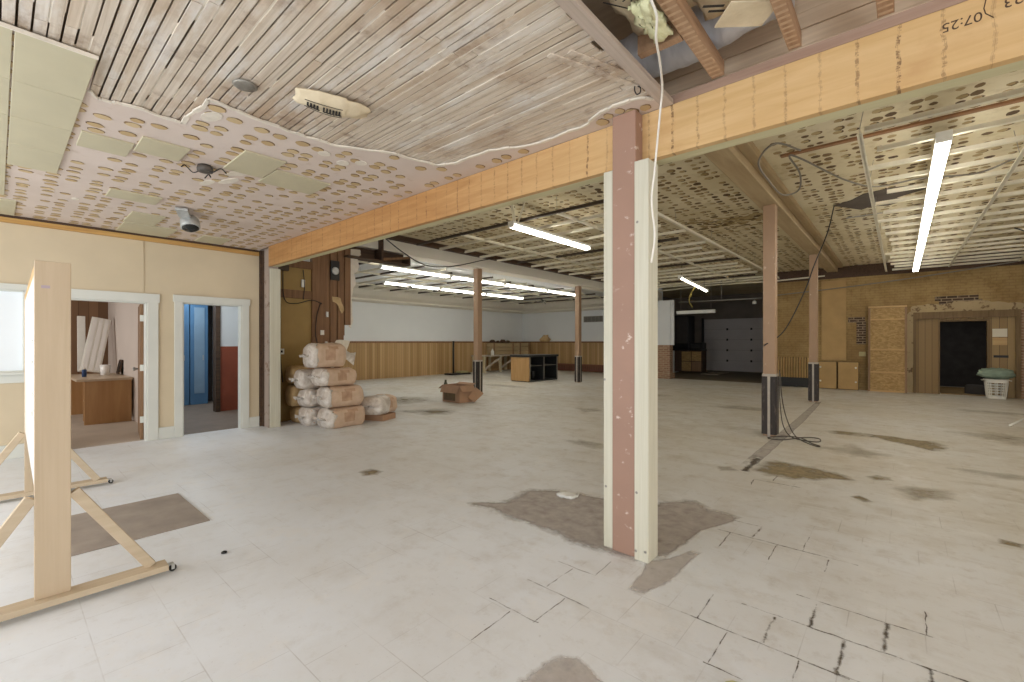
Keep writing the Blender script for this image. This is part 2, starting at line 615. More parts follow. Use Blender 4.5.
def m_beam():
    """orange plywood beam face with vertical rows of nail holes and dark streaks"""
    k = NT('orange_plywood_beam')
    vec = k.coords()
    grain = k.noise(k.coords((1.4, 10, 16)), 1.0, 6, 0.6, 0.8)
    blot = k.noise(vec, 3.5, 5, 0.6)
    sepn = k.n('ShaderNodeSeparateXYZ')
    k.l(vec, sepn.inputs[0])
    # browner towards the left end, paler on the right
    pale = k.math('MULTIPLY', k.math('ADD', sepn.outputs['X'], 3.2), 0.42, True)
    c1 = k.ramp(grain, [(0.3, rgb(164, 116, 66)), (0.7, rgb(190, 144, 90))])
    c2 = k.ramp(grain, [(0.3, rgb(198, 160, 106)), (0.7, rgb(214, 180, 130))])
    col = k.mix(pale, c1, c2)
    col = k.mix(k.ramp(blot, [(0.55, BLACK), (0.75, (0.35,) * 3)]), col, rgb(176, 128, 78))
    # nail rows every 0.2 m
    xx = k.math('ADD', sepn.outputs['X'], k.math('MULTIPLY', k.math('SUBTRACT', k.noise(k.coords((1, 1, 6)), 2.0, 2), 0.5), 0.035))
    fr = k.math('FRACT', k.math('DIVIDE', xx, 0.158))
    ln = k.math('LESS_THAN', k.math('ABSOLUTE', k.math('SUBTRACT', fr, 0.5)), 0.05)
    br = k.ramp(k.noise(k.coords((9, 1, 16)), 2.6, 6, 0.75), [(0.47, BLACK), (0.56, WHITE)])
    nl = k.math('MULTIPLY', ln, br)
    rv = k.ramp(k.noise(k.coords((2.2, 0.1, 0.1)), 1.6, 2), [(0.4, (0.15,) * 3), (0.62, (0.8,) * 3)])
    col = k.mix(k.math('MULTIPLY', nl, rv), col, rgb(104, 74, 46))
    fl = k.math('LESS_THAN', k.math('ABSOLUTE', k.math('SUBTRACT', fr, 0.5)), 0.008)
    col = k.mix(k.math('MULTIPLY', fl, 0.4), col, rgb(150, 110, 70))
    return k.done(col, 0.6, 0, grain, 0.08, 0.003)


M['beam'] = m_beam()
M['beam_under'] = wood('olive_beam_underside', rgb(190, 182, 142), rgb(214, 206, 170), 'x', 18, 0.7)


def m_planks_v(name, c1, c2, c3, width=0.1, plane='x'):
    """vertical boarding: colour steps from board to board, dark joints"""
    k = NT(name)
    vec = k.coords()
    sp = k.n('ShaderNodeSeparateXYZ')
    k.l(vec, sp.inputs[0])
    t = k.math('DIVIDE', k.math('ADD', sp.outputs['X'], sp.outputs['Y']), width)
    cell = k.math('FLOOR', t)
    wn = k.n('ShaderNodeTexWhiteNoise', noise_dimensions='1D')
    k.l(cell, wn.inputs['W'])
    g = k.noise(k.coords((18, 18, 0.8)), 1.0, 5, 0.6, 0.4)
    col = k.ramp(wn.outputs['Value'], [(0.0, c1), (0.5, c2), (1.0, c3)])
    col = k.mix(k.math('MULTIPLY', g, 0.5), col, c1)
    fr = k.math('FRACT', t)
    j = k.math('LESS_THAN', fr, 0.07)
    col = k.mix(k.math('MULTIPLY', j, 0.7), col, rgb(70, 48, 28))
    return k.done(col, 0.55, 0, g, 0.1, 0.003)


M['wainscot'] = m_planks_v('pine_wainscot', rgb(156, 124, 80), rgb(178, 146, 100), rgb(196, 166, 122), 0.11)
M['rough_boards'] = m_planks_v('rough_door_boards', rgb(132, 106, 64), rgb(154, 126, 80), rgb(168, 142, 94), 0.14)
M['brown_groove'] = m_planks_v('brown_groove_panelling', rgb(108, 80, 56), rgb(126, 96, 70), rgb(140, 108, 80), 0.16)


def m_brick_plaster():
    """ochre plastered wall with brick coursing showing through"""
    k = NT('ochre_rough_wall')
    vec = k.coords()
    sp = k.n('ShaderNodeSeparateXYZ')
    k.l(vec, sp.inputs[0])
    cb = k.n('ShaderNodeCombineXYZ')
    k.l(sp.outputs['X'], cb.inputs[0])
    k.l(sp.outputs['Z'], cb.inputs[1])
    br = k.n('ShaderNodeTexBrick')
    br.inputs['Scale'].default_value = 1.0
    br.inputs['Brick Width'].default_value = 0.22
    br.inputs['Row Height'].default_value = 0.075
    br.inputs['Mortar Size'].default_value = 0.008
    k.l(cb.outputs[0], br.inputs['Vector'])
    f = k.noise(vec, 1.1, 6, 0.6)
    g = k.noise(vec, 7, 7, 0.7)
    col = k.ramp(f, [(0.35, rgb(142, 116, 74)), (0.65, rgb(174, 148, 100))])
    col = k.mix(k.ramp(g, [(0.5, BLACK), (0.7, (0.55,) * 3)]), col, rgb(120, 92, 54))
    col = k.mix(k.math('MULTIPLY', br.outputs['Fac'], 0.28), col, rgb(104, 80, 50))
    return k.done(col, 0.9, 0, g, 0.3, 0.01)


M['ochre_wall'] = m_brick_plaster()


def m_brick(name, c1, c2, cm):
    k = NT(name)
    vec = k.coords()
    sp = k.n('ShaderNodeSeparateXYZ')
    k.l(vec, sp.inputs[0])
    cb = k.n('ShaderNodeCombineXYZ')
    k.l(k.math('ADD', sp.outputs['X'], sp.outputs['Y']), cb.inputs[0])
    k.l(sp.outputs['Z'], cb.inputs[1])
    br = k.n('ShaderNodeTexBrick')
    br.inputs['Scale'].default_value = 1.0
    br.inputs['Brick Width'].default_value = 0.21
    br.inputs['Row Height'].default_value = 0.072
    br.inputs['Mortar Size'].default_value = 0.011
    br.inputs['Color1'].default_value = c1
    br.inputs['Color2'].default_value = c2
    br.inputs['Mortar'].default_value = cm
    k.l(cb.outputs[0], br.inputs['Vector'])
    g = k.noise(vec, 8, 7, 0.7)
    col = k.mix(k.ramp(g, [(0.55, BLACK), (0.7, (0.6,) * 3)]), br.outputs['Color'], cm)
    return k.done(col, 0.9, 0, k.math('SUBTRACT', g, br.outputs['Fac']), 0.3, 0.01)


M['brick_dark'] = m_brick('dark_exposed_brick', rgb(58, 46, 40), rgb(84, 64, 52), rgb(150, 132, 108))
M['brick_red'] = m_brick('worn_red_brick', rgb(134, 100, 78), rgb(158, 122, 98), rgb(172, 154, 130))


def m_duct():
    k = NT('grey_duct_wrap')
    f = k.noise(k.coords((3.0, 1, 1)), 5, 5, 0.5, 0.3)
    col = k.ramp(f, [(0.3, rgb(184, 187, 195)), (0.7, rgb(212, 215, 222))])
    return k.done(col, 0.38, 0.15, f, 0.5, 0.02)


M['duct'] = m_duct()


def m_kraft(name, a, b, bump=0.4):
    k = NT(name)
    f = k.noise(k.coords(), 9, 6, 0.6)
    g = k.noise(k.coords(), 26, 5, 0.6)
    col = k.ramp(f, [(0.3, a), (0.7, b)])
    return k.done(col, 0.6, 0, g, bump, 0.008)


M['kraft'] = m_kraft('kraft_paper_sack', rgb(196, 168, 142), rgb(212, 186, 162))
M['kraft_tan'] = m_kraft('old_tan_sack', rgb(172, 142, 98), rgb(200, 172, 126))
M['kraft_print'] = m_kraft('printed_kraft_paper', rgb(166, 130, 104), rgb(198, 166, 138))
M['kraft_paper'] = m_kraft('insulation_facing_paper', rgb(206, 190, 160), rgb(226, 212, 184))
M['glass_wool'] = m_kraft('yellow_green_glass_wool', rgb(206, 206, 160), rgb(228, 226, 190), 0.9)


def m_film():
    k = NT('milky_plastic_film')
    f = k.noise(k.coords(), 7, 6, 0.6, 1.2)
    col = k.ramp(f, [(0.35, rgb(226, 216, 204)), (0.65, rgb(242, 238, 232))])
    k.done(col, 0.3, 0, f, 0.6, 0.03)
    a = k.ramp(f, [(0.35, (0.62,) * 3), (0.65, (0.84,) * 3)])
    k.l(a, k.b.inputs['Alpha'])
    return k.mat


M['film'] = m_film()


def m_osb():
    k = NT('strand_board')
    v = k.n('ShaderNodeTexVoronoi')
    v.inputs['Scale'].default_value = 18
    k.l(k.coords((1.0, 1, 1.8)), v.inputs['Vector'])
    col = k.ramp(k.n('ShaderNodeSeparateColor').outputs[0], [(0, rgb(152, 122, 76)), (1, rgb(186, 156, 106))])
    sc = [n for n in k.t.nodes if n.type == 'SEPARATE_COLOR'][0]
    k.l(v.outputs['Color'], sc.inputs[0])
    return k.done(col, 0.8)


M['osb'] = m_osb()
M['tube_lit'] = emit('lit_fluorescent_tube', (1.0, 0.95, 0.85, 1), TUBE)
M['tube_warm'] = emit('lit_warm_fluorescent_tube', (1.0, 0.94, 0.74, 1), TUBE)
M['tube_off'] = plain('unlit_white_tube', rgb(236, 236, 232), 0.25, 0, 0.02, 5)


def m_window():
    k = NT('daylit_frosted_pane')
    k.b.inputs['Base Color'].default_value = rgb(226, 232, 236)
    k.b.inputs['Roughness'].default_value = 0.3
    k.b.inputs['Emission Color'].default_value = (0.86, 0.93, 1.0, 1)
    k.b.inputs['Emission Strength'].default_value = 0.12
    return k.mat


M['pane'] = m_window()
M['mat_brown'] = plain('grey_brown_rubber_mat', rgb(158, 148, 138), 0.85, 0, 0.14, 5, 0.2)
M['hall_floor'] = plain('grey_brown_hall_floor', rgb(128, 112, 98), 0.6, 0, 0.12, 3)
M['office_floor'] = plain('dusty_office_floor', rgb(184, 172, 158), 0.7, 0, 0.1, 2)

# ------------------------------------------------------------------ the setting: floor
XL = -8.17            # left wall face
BY = 2.86             # front face of the big beam
ZC = 2.96             # front ceiling
ZR = 3.70             # rear ceiling
YB = 16.8             # back wall, right-hand part
rnd = random.Random(7)


def stain(mb, pts, m, z, spread, inner=0.62, hi=1.0):
    cx = sum(p[0] for p in pts) / len(pts)
    cy = sum(p[1] for p in pts) / len(pts)
    n = len(pts)
    # widen a little so that the ragged rim falls on the drawn outline
    outer = [(cx + (p[0] - cx) * 1.18, cy + (p[1] - cy) * 1.18) for p in pts]
    inn = [(cx + (p[0] - cx) * inner, cy + (p[1] - cy) * inner) for p in pts]
    b = len(mb.v)
    mb.add([(x, y, z) for x, y in outer] + [(x, y, z) for x, y in inn] + [(cx, cy, z)],
           [(i, (i + 1) % n, n + (i + 1) % n, n + i) for i in range(n)] +
           [(n + i, n + (i + 1) % n, 2 * n) for i in range(n)], m)
    for i in range(n): spread[b + i] = 0.0
    for i in range(n): spread[b + n + i] = hi * 0.85
    spread[b + 2 * n] = hi


def joint(mb, p, q, wd, m, z, spread):
    p, q = Vector((p[0], p[1], z)), Vector((q[0], q[1], z))
    d = (q - p).normalized()
    s = Vector((-d.y, d.x, 0))
    k = max(2, int((q - p).length / 0.04))
    b = len(mb.v)
    vs = []
    for i in range(k + 1):
        c = p.lerp(q, i / k) + s * rnd.uniform(-0.003, 0.003)
        for a in (-1, 0, 1):
            vs.append(c + s * (a * wd * rnd.uniform(0.7, 1.5)))
    fs = []
    for i in range(k):
        for a in (0, 1):
            fs.append((i * 3 + a, (i + 1) * 3 + a, (i + 1) * 3 + a + 1, i * 3 + a + 1))
    mb.add(vs, fs, m)
    for i in range(k + 1):
        spread[b + i * 3] = 0.0
        spread[b + i * 3 + 1] = rnd.uniform(0.35, 1.0)
        spread[b + i * 3 + 2] = 0.0


fb = MB()
spread = {}
fb.add([(-16.2, -4.2, 0), (7.2, -4.2, 0), (7.2, 24.0, 0), (-16.2, 24.0, 0),
        (-16.2, -4.2, -0.1), (7.2, -4.2, -0.1), (7.2, 24.0, -0.1), (-16.2, 24.0, -0.1)],
       [(0, 1, 2, 3), (7, 6, 5, 4), (0, 4, 5, 1), (1, 5, 6, 2), (2, 6, 7, 3), (3, 7, 4, 0)], 0)
# bare patch round the column where a wall was taken out
stain(fb, [(-2.86, 2.74), (-2.64, 2.95), (-2.68, 3.32), (-2.5, 3.54), (-2.26, 3.57), (-2.04, 3.6), (-1.72, 3.72), (-1.45, 3.7),
           (-1.38, 3.2), (-1.30, 2.72), (-1.58, 2.70), (-1.96, 2.70), (-2.4, 2.71)], 1, 0.0008, spread, 0.8)
stain(fb, [(-1.65, 3.0), (-1.6, 3.85), (-1.38, 4.15), (-1.22, 3.98), (-0.98, 3.92), (-1.03, 3.74), (-1.12, 3.48), (-1.14, 3.16), (-1.16, 2.85), (-1.3, 2.7)],
      1, 0.0009, spread, 0.75)
stain(fb, [(-1.14, 2.9), (-1.08, 3.05), (-1.02, 3.07), (-1.03, 2.62), (-1.09, 2.39), (-1.18, 2.38), (-1.2, 2.6), (-1.24, 2.75)], 5, 0.0010, spread, 0.8)
stain(fb, [(-1.2, 1.42), (-1.19, 1.58), (-1.16, 1.68), (-1.1, 1.72), (-1.03, 1.70), (-0.97, 1.67), (-0.91, 1.65), (-0.9, 1.5), (-1.0, 1.35)], 5, 0.0008, spread, 0.8)
# oily dirt
stain(fb, [(-1.26, 5.5), (-1.22, 6.0), (-1.12, 6.12), (-0.7, 6.05), (-0.38, 5.9), (-0.3, 5.78), (-0.57, 5.59), (-0.82, 5.38), (-1.09, 5.38)], 2, 0.0008, spread, 0.7)
stain(fb, [(-0.98, 8.7), (-0.75, 8.95), (-0.4, 8.85), (-0.2, 8.6), (-0.5, 8.45), (-0.8, 8.45)], 2, 0.0008, spread, 0.5, 0.8)
stain(fb, [(-0.45, 8.85), (-0.11, 8.85), (0.17, 8.72), (0.42, 8.8), (0.5, 8.2), (0.34, 7.95), (0.06, 8.2), (-0.26, 8.5)], 2, 0.0009, spread, 0.7)
stain(fb, [(-0.36, 5.15), (-0.29, 5.24), (-0.16, 5.1), (-0.24, 5.0)], 2, 0.0008, spread, 0.6, 0.8)
stain(fb, [(-0.3, 6.02), (-0.2, 6.16), (-0.06, 6.14), (-0.04, 6.0), (-0.2, 5.89)], 2, 0.0008, spread, 0.6, 0.8)
stain(fb, [(-0.1, 5.69), (0.1, 5.95), (0.38, 5.98), (0.4, 5.62), (0.1, 5.36)], 3, 0.0008, spread, 0.6)
stain(fb, [(0.53, 4.76), (0.68, 4.72), (0.64, 4.62), (0.52, 4.62)], 2, 0.0008, spread, 0.6, 0.8)
stain(fb, [(-1.6, 5.4), (-1.45, 5.5), (-1.33, 5.36), (-1.5, 5.2)], 3, 0.0008, spread, 0.6)
stain(fb, [(-0.9, 7.2), (-0.5, 7.9), (0.0, 7.3), (-0.4, 6.8)], 3, 0.0008, spread, 0.5, 0.8)
stain(fb, [(0.5, 9.8), (1.2, 10.4), (1.9, 9.6), (1.2, 9.1)], 3, 0.0008, spread, 0.5, 0.8)
stain(fb, [(-4.47, 2.56), (-4.51, 2.76), (-4.27, 2.8), (-4.2, 2.66), (-4.3, 2.53)], 2, 0.0008, spread, 0.6, 0.75)
stain(fb, [(-7.98, 5.3), (-7.66, 5.9), (-7.3, 6.4), (-6.74, 6.15), (-6.55, 5.76), (-7.01, 5.35)], 3, 0.0008, spread, 0.6, 0.8)
stain(fb, [(-7.5, 5.7), (-7.2, 6.1), (-6.9, 6.1), (-6.85, 5.8), (-7.1, 5.6)], 2, 0.0009, spread, 0.5, 0.75)
stain(fb, [(-5.26, 8.12), (-4.9, 8.5), (-4.6, 8.2), (-4.77, 7.66)], 3, 0.0008, spread, 0.6, 0.8)
stain(fb, [(-10.31, 6.7), (-9.2, 7.3), (-8.3, 6.95), (-8.53, 5.9), (-9.5, 6.0)], 3, 0.0008, spread, 0.6, 0.9)
for (x, y, a, b) in ((-3.2, 6.5, .5, .3), (-5.5, 11.5, 1.2, .5), (-9.6, 10.8, 1.3, .4), (-2.6, 10.5, .9, .4), (0.9, 7.0, .6, .2), (1.4, 13.2, .9, .3), (-3.3, 5.4, .5, .25)):
    stain(fb, [(x + a * math.cos(g) * rnd.uniform(.7, 1.2), y + b * math.sin(g) * rnd.uniform(.7, 1.2)) for g in [i * PI / 4 for i in range(8)]], 3, 0.0007, spread, 0.5, 0.75)
# the old partition line: a strip of bare cement that runs from post to post
stain(fb, [(-1.40, 6.05), (-1.44, 9.6), (-1.5, 12.6), (-1.40, 12.6), (-1.30, 9.6), (-1.26, 6.05)], 1, 0.0008, spread, 0.9, 0.9)
joint(fb, (-1.30, 5.38), (-1.32, 6.08), 0.045, 4, 0.0016, spread)
joint(fb, (-1.28, 5.38), (-1.30, 6.08), 0.045, 4, 0.0017, spread)
J = [((-1.05, 3.585), (-0.2, 3.585)), ((-0.87, 2.36), (-0.16, 2.35)), ((-0.65, 2.65), (0.5, 2.66)), ((-0.44, 2.945), (0.12, 2.945)),
     ((-0.66, 2.055), (-0.5, 2.055)), ((-0.95, 3.28), (-0.955, 3.58)), ((-0.81, 3.6), (-0.8, 3.85)), ((-0.65, 3.29), (-0.65, 3.58)),
     ((-0.5, 3.58), (-0.5, 3.87)), ((-0.35, 3.35), (-0.35, 3.55)), ((-0.79, 2.36), (-0.79, 2.64)), ((-0.64, 2.06), (-0.64, 2.34)),
     ((-0.49, 2.37), (-0.49, 2.63)), ((-0.34, 2.65), (-0.34, 2.91)), ((-0.205, 2.34), (-0.2, 2.64)), ((-0.34, 2.18), (-0.34, 2.34)),
     ((-0.055, 2.66), (-0.05, 2.94)), ((0.1, 2.95), (0.1, 3.2)), ((0.1, 2.4), (0.1, 2.65)), ((-0.2, 2.36), (0.3, 2.36)),
     ((-1.12, 4.91), (-1.14, 5.13)), ((-1.14, 5.13), (-0.73, 5.13)), ((-0.98, 5.2), (-0.98, 5.42)), ((-1.0, 3.84), (-0.8, 3.85))]
JW = {0: .011, 2: .013, 13: .018, 14: .02, 16: .022, 18: .02, 6: .018, 5: .012, 12: .016, 20: .016, 21: .016, 22: .016, 1: .010}
for i, (p, q) in enumerate(J):
    joint(fb, p, q, JW.get(i, 0.008) * 0.66, 4, 0.0012 + 0.00002 * i, spread)
for p, q in [((-1.67, 2.38), (-1.4, 2.38)), ((-1.68, 2.08), (-1.25, 2.07)), ((-1.72, 1.79), (-1.38, 1.79)), ((-1.55, 2.09), (-1.55, 2.36)),
             ((-1.4, 1.78), (-1.4, 2.06)), ((-1.54, 1.48), (-1.55, 1.77)), ((-1.4, 2.38), (-1.41, 2.6))]:
    joint(fb, p, q, 0.0045, 4, 0.0013, spread)
fl_o = struct('floor', fb, [M['floor'], M['stain_grey'], M['stain_olive'], M['stain_faint'], M['joint_dark'], M['stain_pale']], fixn=False)
at = fl_o.data.attributes.new('spread', 'FLOAT', 'POINT')
for i, v in spread.items():
    at.data[i].value = v

# ------------------------------------------------------------------ ceilings
LATH_EDGE = [(-3.76, 0.37), (-3.84, 0.42), (-3.81, 0.53), (-3.80, 0.66), (-3.82, 0.86), (-3.32, 0.88), (-3.34, 1.05), (-3.38, 1.4),
             (-3.36, 1.57), (-3.34, 1.76), (-3.12, 2.15), (-3.06, 2.50), (-2.9, 2.60), (-2.5, 2.60), (-2.3, 2.70), (-2.0, 2.76),
             (-1.66, 2.74), (-1.52, 2.66), (-1.30, 2.65), (-1.14, 2.74)]


def jag(pts, amp, n=4):
    out = []
    for a, b in zip(pts, pts[1:]):
        for i in range(n):
            t = i / n
            j = 0 if i == 0 else amp
            out.append((a[0] + (b[0] - a[0]) * t + rnd.uniform(-j, j), a[1] + (b[1] - a[1]) * t + rnd.uniform(-j, j)))
    out.append(pts[-1])
    return out


edge = jag(LATH_EDGE, 0.014)
gyp = [(XL - 0.05, -4.0), (XL - 0.05, BY + 0.02), (-1.14, BY + 0.02)] + edge[::-1] + [(-3.3, 0.36), (-3.3, -4.0)]


def inside(p, poly):
    c = False
    n = len(poly)
    for i in range(n):
        a, b = poly[i], poly[(i + 1) % n]
        if (a[1] > p[1]) != (b[1] > p[1]) and p[0] < (b[0] - a[0]) * (p[1] - a[1]) / (b[1] - a[1]) + a[0]:
            c = not c
    return c


def disc(mb, x, y, z, rx, ry, m, n=9, ph=0.0):
    vs = [(x + rx * math.cos(2 * PI * i / n + ph) * rnd.uniform(.85, 1.12), y + ry * math.sin(2 * PI * i / n + ph) * rnd.uniform(.85, 1.12), z) for i in range(n)]
    mb.add(vs, [tuple(reversed(range(n)))], m)


cg = MB()
cg.prism(gyp, ZC, ZC + 0.012, 0)
# white broken plaster rim along the torn edge
for a, b in zip(edge, edge[1:]):
    cg.bar((a[0], a[1], ZC + 0.003), (b[0], b[1], ZC + 0.003), 0.014 + rnd.random() * 0.02, 0.012, 3)
# glue dabs of the lost tiles, two by two along every tile joint
for j in range(-8, 10):
    for i in range(24):
        for sx in (-1, 1):
            for sy in (-1, 1):
                px = -8.02 + 0.305 * i + sx * 0.052 + rnd.uniform(-.014, .014)
                py = 0.40 + 0.305 * j + sy * 0.062 + rnd.uniform(-.012, .012)
                if rnd.random() < 0.17 or py > BY - 0.06 or px < XL + .06 or not all(inside((px + a, py + b), gyp) for a, b in ((.06, 0), (-.06, 0), (0, .06), (0, -.06))):
                    continue
                r = rnd.uniform(0.036, 0.047)
                disc(cg, px, py, ZC - 0.0015, r * 1.0, r * 1.15, 2, 10, rnd.random())  # dark disc off to one side: glue rim with its shadow painted in
                disc(cg, px - 0.007, py, ZC - 0.003, r * .95, r * 1.1, 1, 10, rnd.random())
for px, py in ((-1.50, 2.73), (-1.41, 2.72)):
    disc(cg, px, py, ZC - 0.0015, 0.034, 0.040, 2, 10)
    disc(cg, px - 0.004, py, ZC - 0.003, 0.031, 0.037, 1, 10)
ceil_front = struct('ceiling_front', cg, [M['gypsum'], M['dab_tan'], M['dab_edge_shade'], M['plaster_cut']], fixn=False)

# bare wood lath: strips along the beam with the gaps of the old plaster keys
lb = MB()
pitch = 0.0515
y = -2.2
row = 0
while y < BY:
    x = -4.1 - rnd.uniform(0, 0.25) - (0.61 if (row // 7) % 2 else 0)
    while x < -1.16:
        ln = 1.215
        x1 = min(x + ln, -1.16)
        dz = rnd.uniform(-0.003, 0.003)
        wd = 0.0425 + rnd.uniform(-0.0025, 0.003)
        # the lost plaster still fills some of the gaps
        if x1 > -4.0 and x1 - x > 0.05:
            lb.box(x, x1 - 0.004, y, y + wd, ZC + 0.014 + dz, ZC + 0.022 + dz, 0)
            t = x
            while t < x1:
                seg = rnd.uniform(0.06, 0.45)
                fill = 0.08 if t < -2.8 else 0.32
                if rnd.random() < fill:
                    lb.box(t, min(t + seg, x1), y + wd - 0.001, y + pitch + 0.001, ZC + 0.017, ZC + 0.024, 1)
                t += seg
        x += ln
    y += pitch
    row += 1
struct('ceiling_lath', lb, [M['lath'], M['plaster_cut']], fixn=False)
rb = MB()
rb.box(-9, 7.2, -4.2, 3.0, 3.62, 3.72)
struct('ceiling_roof_deck', rb, wood('roof_deck_boards', rgb(178, 160, 138), rgb(210, 194, 172), 'x', 14, 0.85))
# front ceiling to the right of the opened bay, out of sight past the frame
fr_ = MB()
fr_.box(0.55, 7.2, -4.2, 1.2, ZC, ZC + 0.02)
struct('ceiling_front_right', fr_, M['gypsum'])

# rear ceiling: olive plaster spotted with brown glue
ce = MB()
ce.box(-8.2, 7.2, 3.0, 17.2, ZR, ZR + 0.1, 0)
ce.box(-9, -2.5, 17.2, 24.0, ZR, ZR + 0.1, 0)
for j in range(0, 45):
    yc = 3.2 + 0.305 * j
    for i in range(42):
        xc = -7.75 + 0.305 * i
        if xc > (4.5 if yc < 9 else 3.6) or -1.75 < xc < -1.15:
            continue
        for sx in (-1, 1):
            for sy in (-1, 1):
                if rnd.random() < 0.14:
                    continue
                px, py = xc + sx * 0.055 + rnd.uniform(-.018, .018), yc + sy * 0.065 + rnd.uniform(-.018, .018)
                r = rnd.uniform(0.036, 0.060)
                k_ = rnd.random()
                if k_ < 0.85:
                    disc(ce, px, py, ZR - 0.0015, r * .95, r * rnd.uniform(.8, 1.25), 1, 8, rnd.random() * 6)
                if k_ > 0.35:
                    disc(ce, px - 0.013, py - 0.008, ZR - 0.003, r * .85, r * .9, 2, 8, rnd.random() * 6)
# torn-out hole beside the right-hand lights, with its unlit void painted as a dark slab and a hanging strip of plaster
ce.prism([(-.85, 9.15), (-.6, 9.0), (-.42, 8.72), (-.1, 8.65), (.33, 8.75), (.35, 9.0), (-.05, 9.3), (.1, 9.5), (-.15, 9.75), (-.35, 9.6), (-.5, 9.75), (-.65, 9.5)], ZR - 0.006, ZR - 0.001, 3)
# water stains
for _ in range(120):
    px, py = rnd.gauss(-2.4, 0.35), rnd.gauss(9.1, 0.22)
    disc(ce, px, py, ZR - 0.0035 - rnd.random() * 0.0005, rnd.uniform(.03, .09), rnd.uniform(.03, .08), rnd.choice((1, 2, 2)), 7, rnd.random() * 6)
ceil_rear = struct('ceiling_rear', ce, [M['rear_plaster'], M['dab_brown'], M['dab_olive'], M['dark_void']], fixn=False)

lc = MB()
lc.box(-15.4, -8.3, 3.2, 18.6, 3.46, 3.56)
struct('ceiling_left_room', lc, M['white_wall'])

# ------------------------------------------------------------------ walls
wl = MB()
T = 0.12


def wall_x(mb, x, y0, y1, z0, z1, openings, m=0, t=T):
    """wall in the plane X=x (body towards -X) with rectangular openings (y0,y1,z0,z1)"""
    ys = sorted(set([y0, y1] + [o[0] for o in openings] + [o[1] for o in openings]))
    for a, b in zip(ys, ys[1:]):
        zs = [(z0, z1)]
        for o in openings:
            if o[0] <= a and b <= o[1]:
                zs = [(z0, o[2]), (o[3], z1)]
        for c, d in zs:
            if d - c > 1e-4:
                mb.box(x - t, x, a, b, c, d, m)


D1 = (0.56, 1.415, 0, 1.99)
D2 = (1.835, 2.635, 0, 2.02)
W1 = (-1.3, 0.225, 1.05, 2.055)
wall_x(wl, XL, -4.0, 2.90, 0, ZC + 0.6, [D1, D2, W1])
wall_left = struct('wall_left', wl, M['wall_cream'])
# wall stub behind the beam end: grey bare plaster and a dark steel edge
ws = MB()
ws.box(XL - T, -7.90, 2.95, 3.10, 0, ZC + 0.6, 0)
ws.box(XL - 0.02, XL + 0.03, 2.905, 2.95, 0, ZC, 1)
ws.box(XL + 0.05, XL + 0.09, 2.935, 2.95, 0, ZC, 1)
struct('wall_stub', ws, [worn_paint('bare_grey_plaster_edge', rgb(176, 160, 148), rgb(136, 114, 98), 0.42, 9), M['brown_dark']])


def casing(name, y0, y1, z0, z1, wd, sill=False):
    mb = MB()
    d = 0.025
    mb.box(XL, XL + d, y0 - wd, y0, (z0 if not sill else z0 - 0.02), z1 + wd, 0)
    mb.box(XL, XL + d, y1, y1 + wd, (z0 if not sill else z0 - 0.02), z1 + wd, 0)
    mb.box(XL, XL + d + 0.004, y0 - wd - 0.015, y1 + wd + 0.015, z1, z1 + wd, 0)
    mb.box(XL - T, XL, y0 - 0.001, y0 + 0.018, z0, z1, 0)
    mb.box(XL - T, XL, y1 - 0.018, y1 + 0.001, z0, z1, 0)
    mb.box(XL - T, XL, y0, y1, z1 - 0.018, z1 + 0.001, 0)
    if sill:
        mb.box(XL, XL + 0.07, y0 - wd - 0.03, y1 + wd + 0.03, z0 - 0.03, z0, 0)
        mb.box(XL, XL + 0.02, y0 - wd, y1 + wd, z0 - 0.13, z0 - 0.03, 0)
        mb.box(XL - T, XL, y0, y1, z0 - 0.001, z0 + 0.018, 0)
    return struct(name, mb, M['trim_white'], bevel=0.004)


casing('trim_1', D1[0], D1[1], 0, D1[3], 0.125)
casing('trim_2', D2[0], D2[1], 0, D2[3], 0.105)
win = casing('window_1', W1[0], W1[1], W1[2], W1[3], 0.075, True)
pn = MB()
pn.box(XL - 0.07, XL - 0.06, W1[0] + 0.018, W1[1] - 0.018, W1[2] + 0.018, W1[3] - 0.018)
obj('pane', pn, M['pane'], win)
bb = MB()
bb.box(XL, XL + 0.018, D1[1] + 0.125, D2[0] - 0.105, 0, 0.17)
bb.box(XL, XL + 0.018, D2[1] + 0.105, 2.90, 0, 0.17)
bb.box(XL, XL + 0.018, -4.0, D1[0] - 0.125, 0, 0.17)
struct('baseboard_left', bb, M['trim_white'], bevel=0.005)
pt = MB()
pt.box(XL, XL + 0.035, -4.0, 2.89, ZC - 0.095, ZC - 0.035, 0)
pt.box(XL, XL + 0.02, -4.0, 2.89, ZC - 0.035, ZC, 1)
struct('trim_3', pt, [M['pine_plate'], M['brown_dark']])
# yellow pipe chase line above the first door
cv = MB()
cv.tube([(XL + 0.008, 1.372, 2.13), (XL + 0.008, 1.372, 2.86)], 0.004, 6)
tag(obj('wall_conduit', cv, M['wall_cream']), 'thin cream-painted conduit running up the wall above the first doorway', 'conduit')

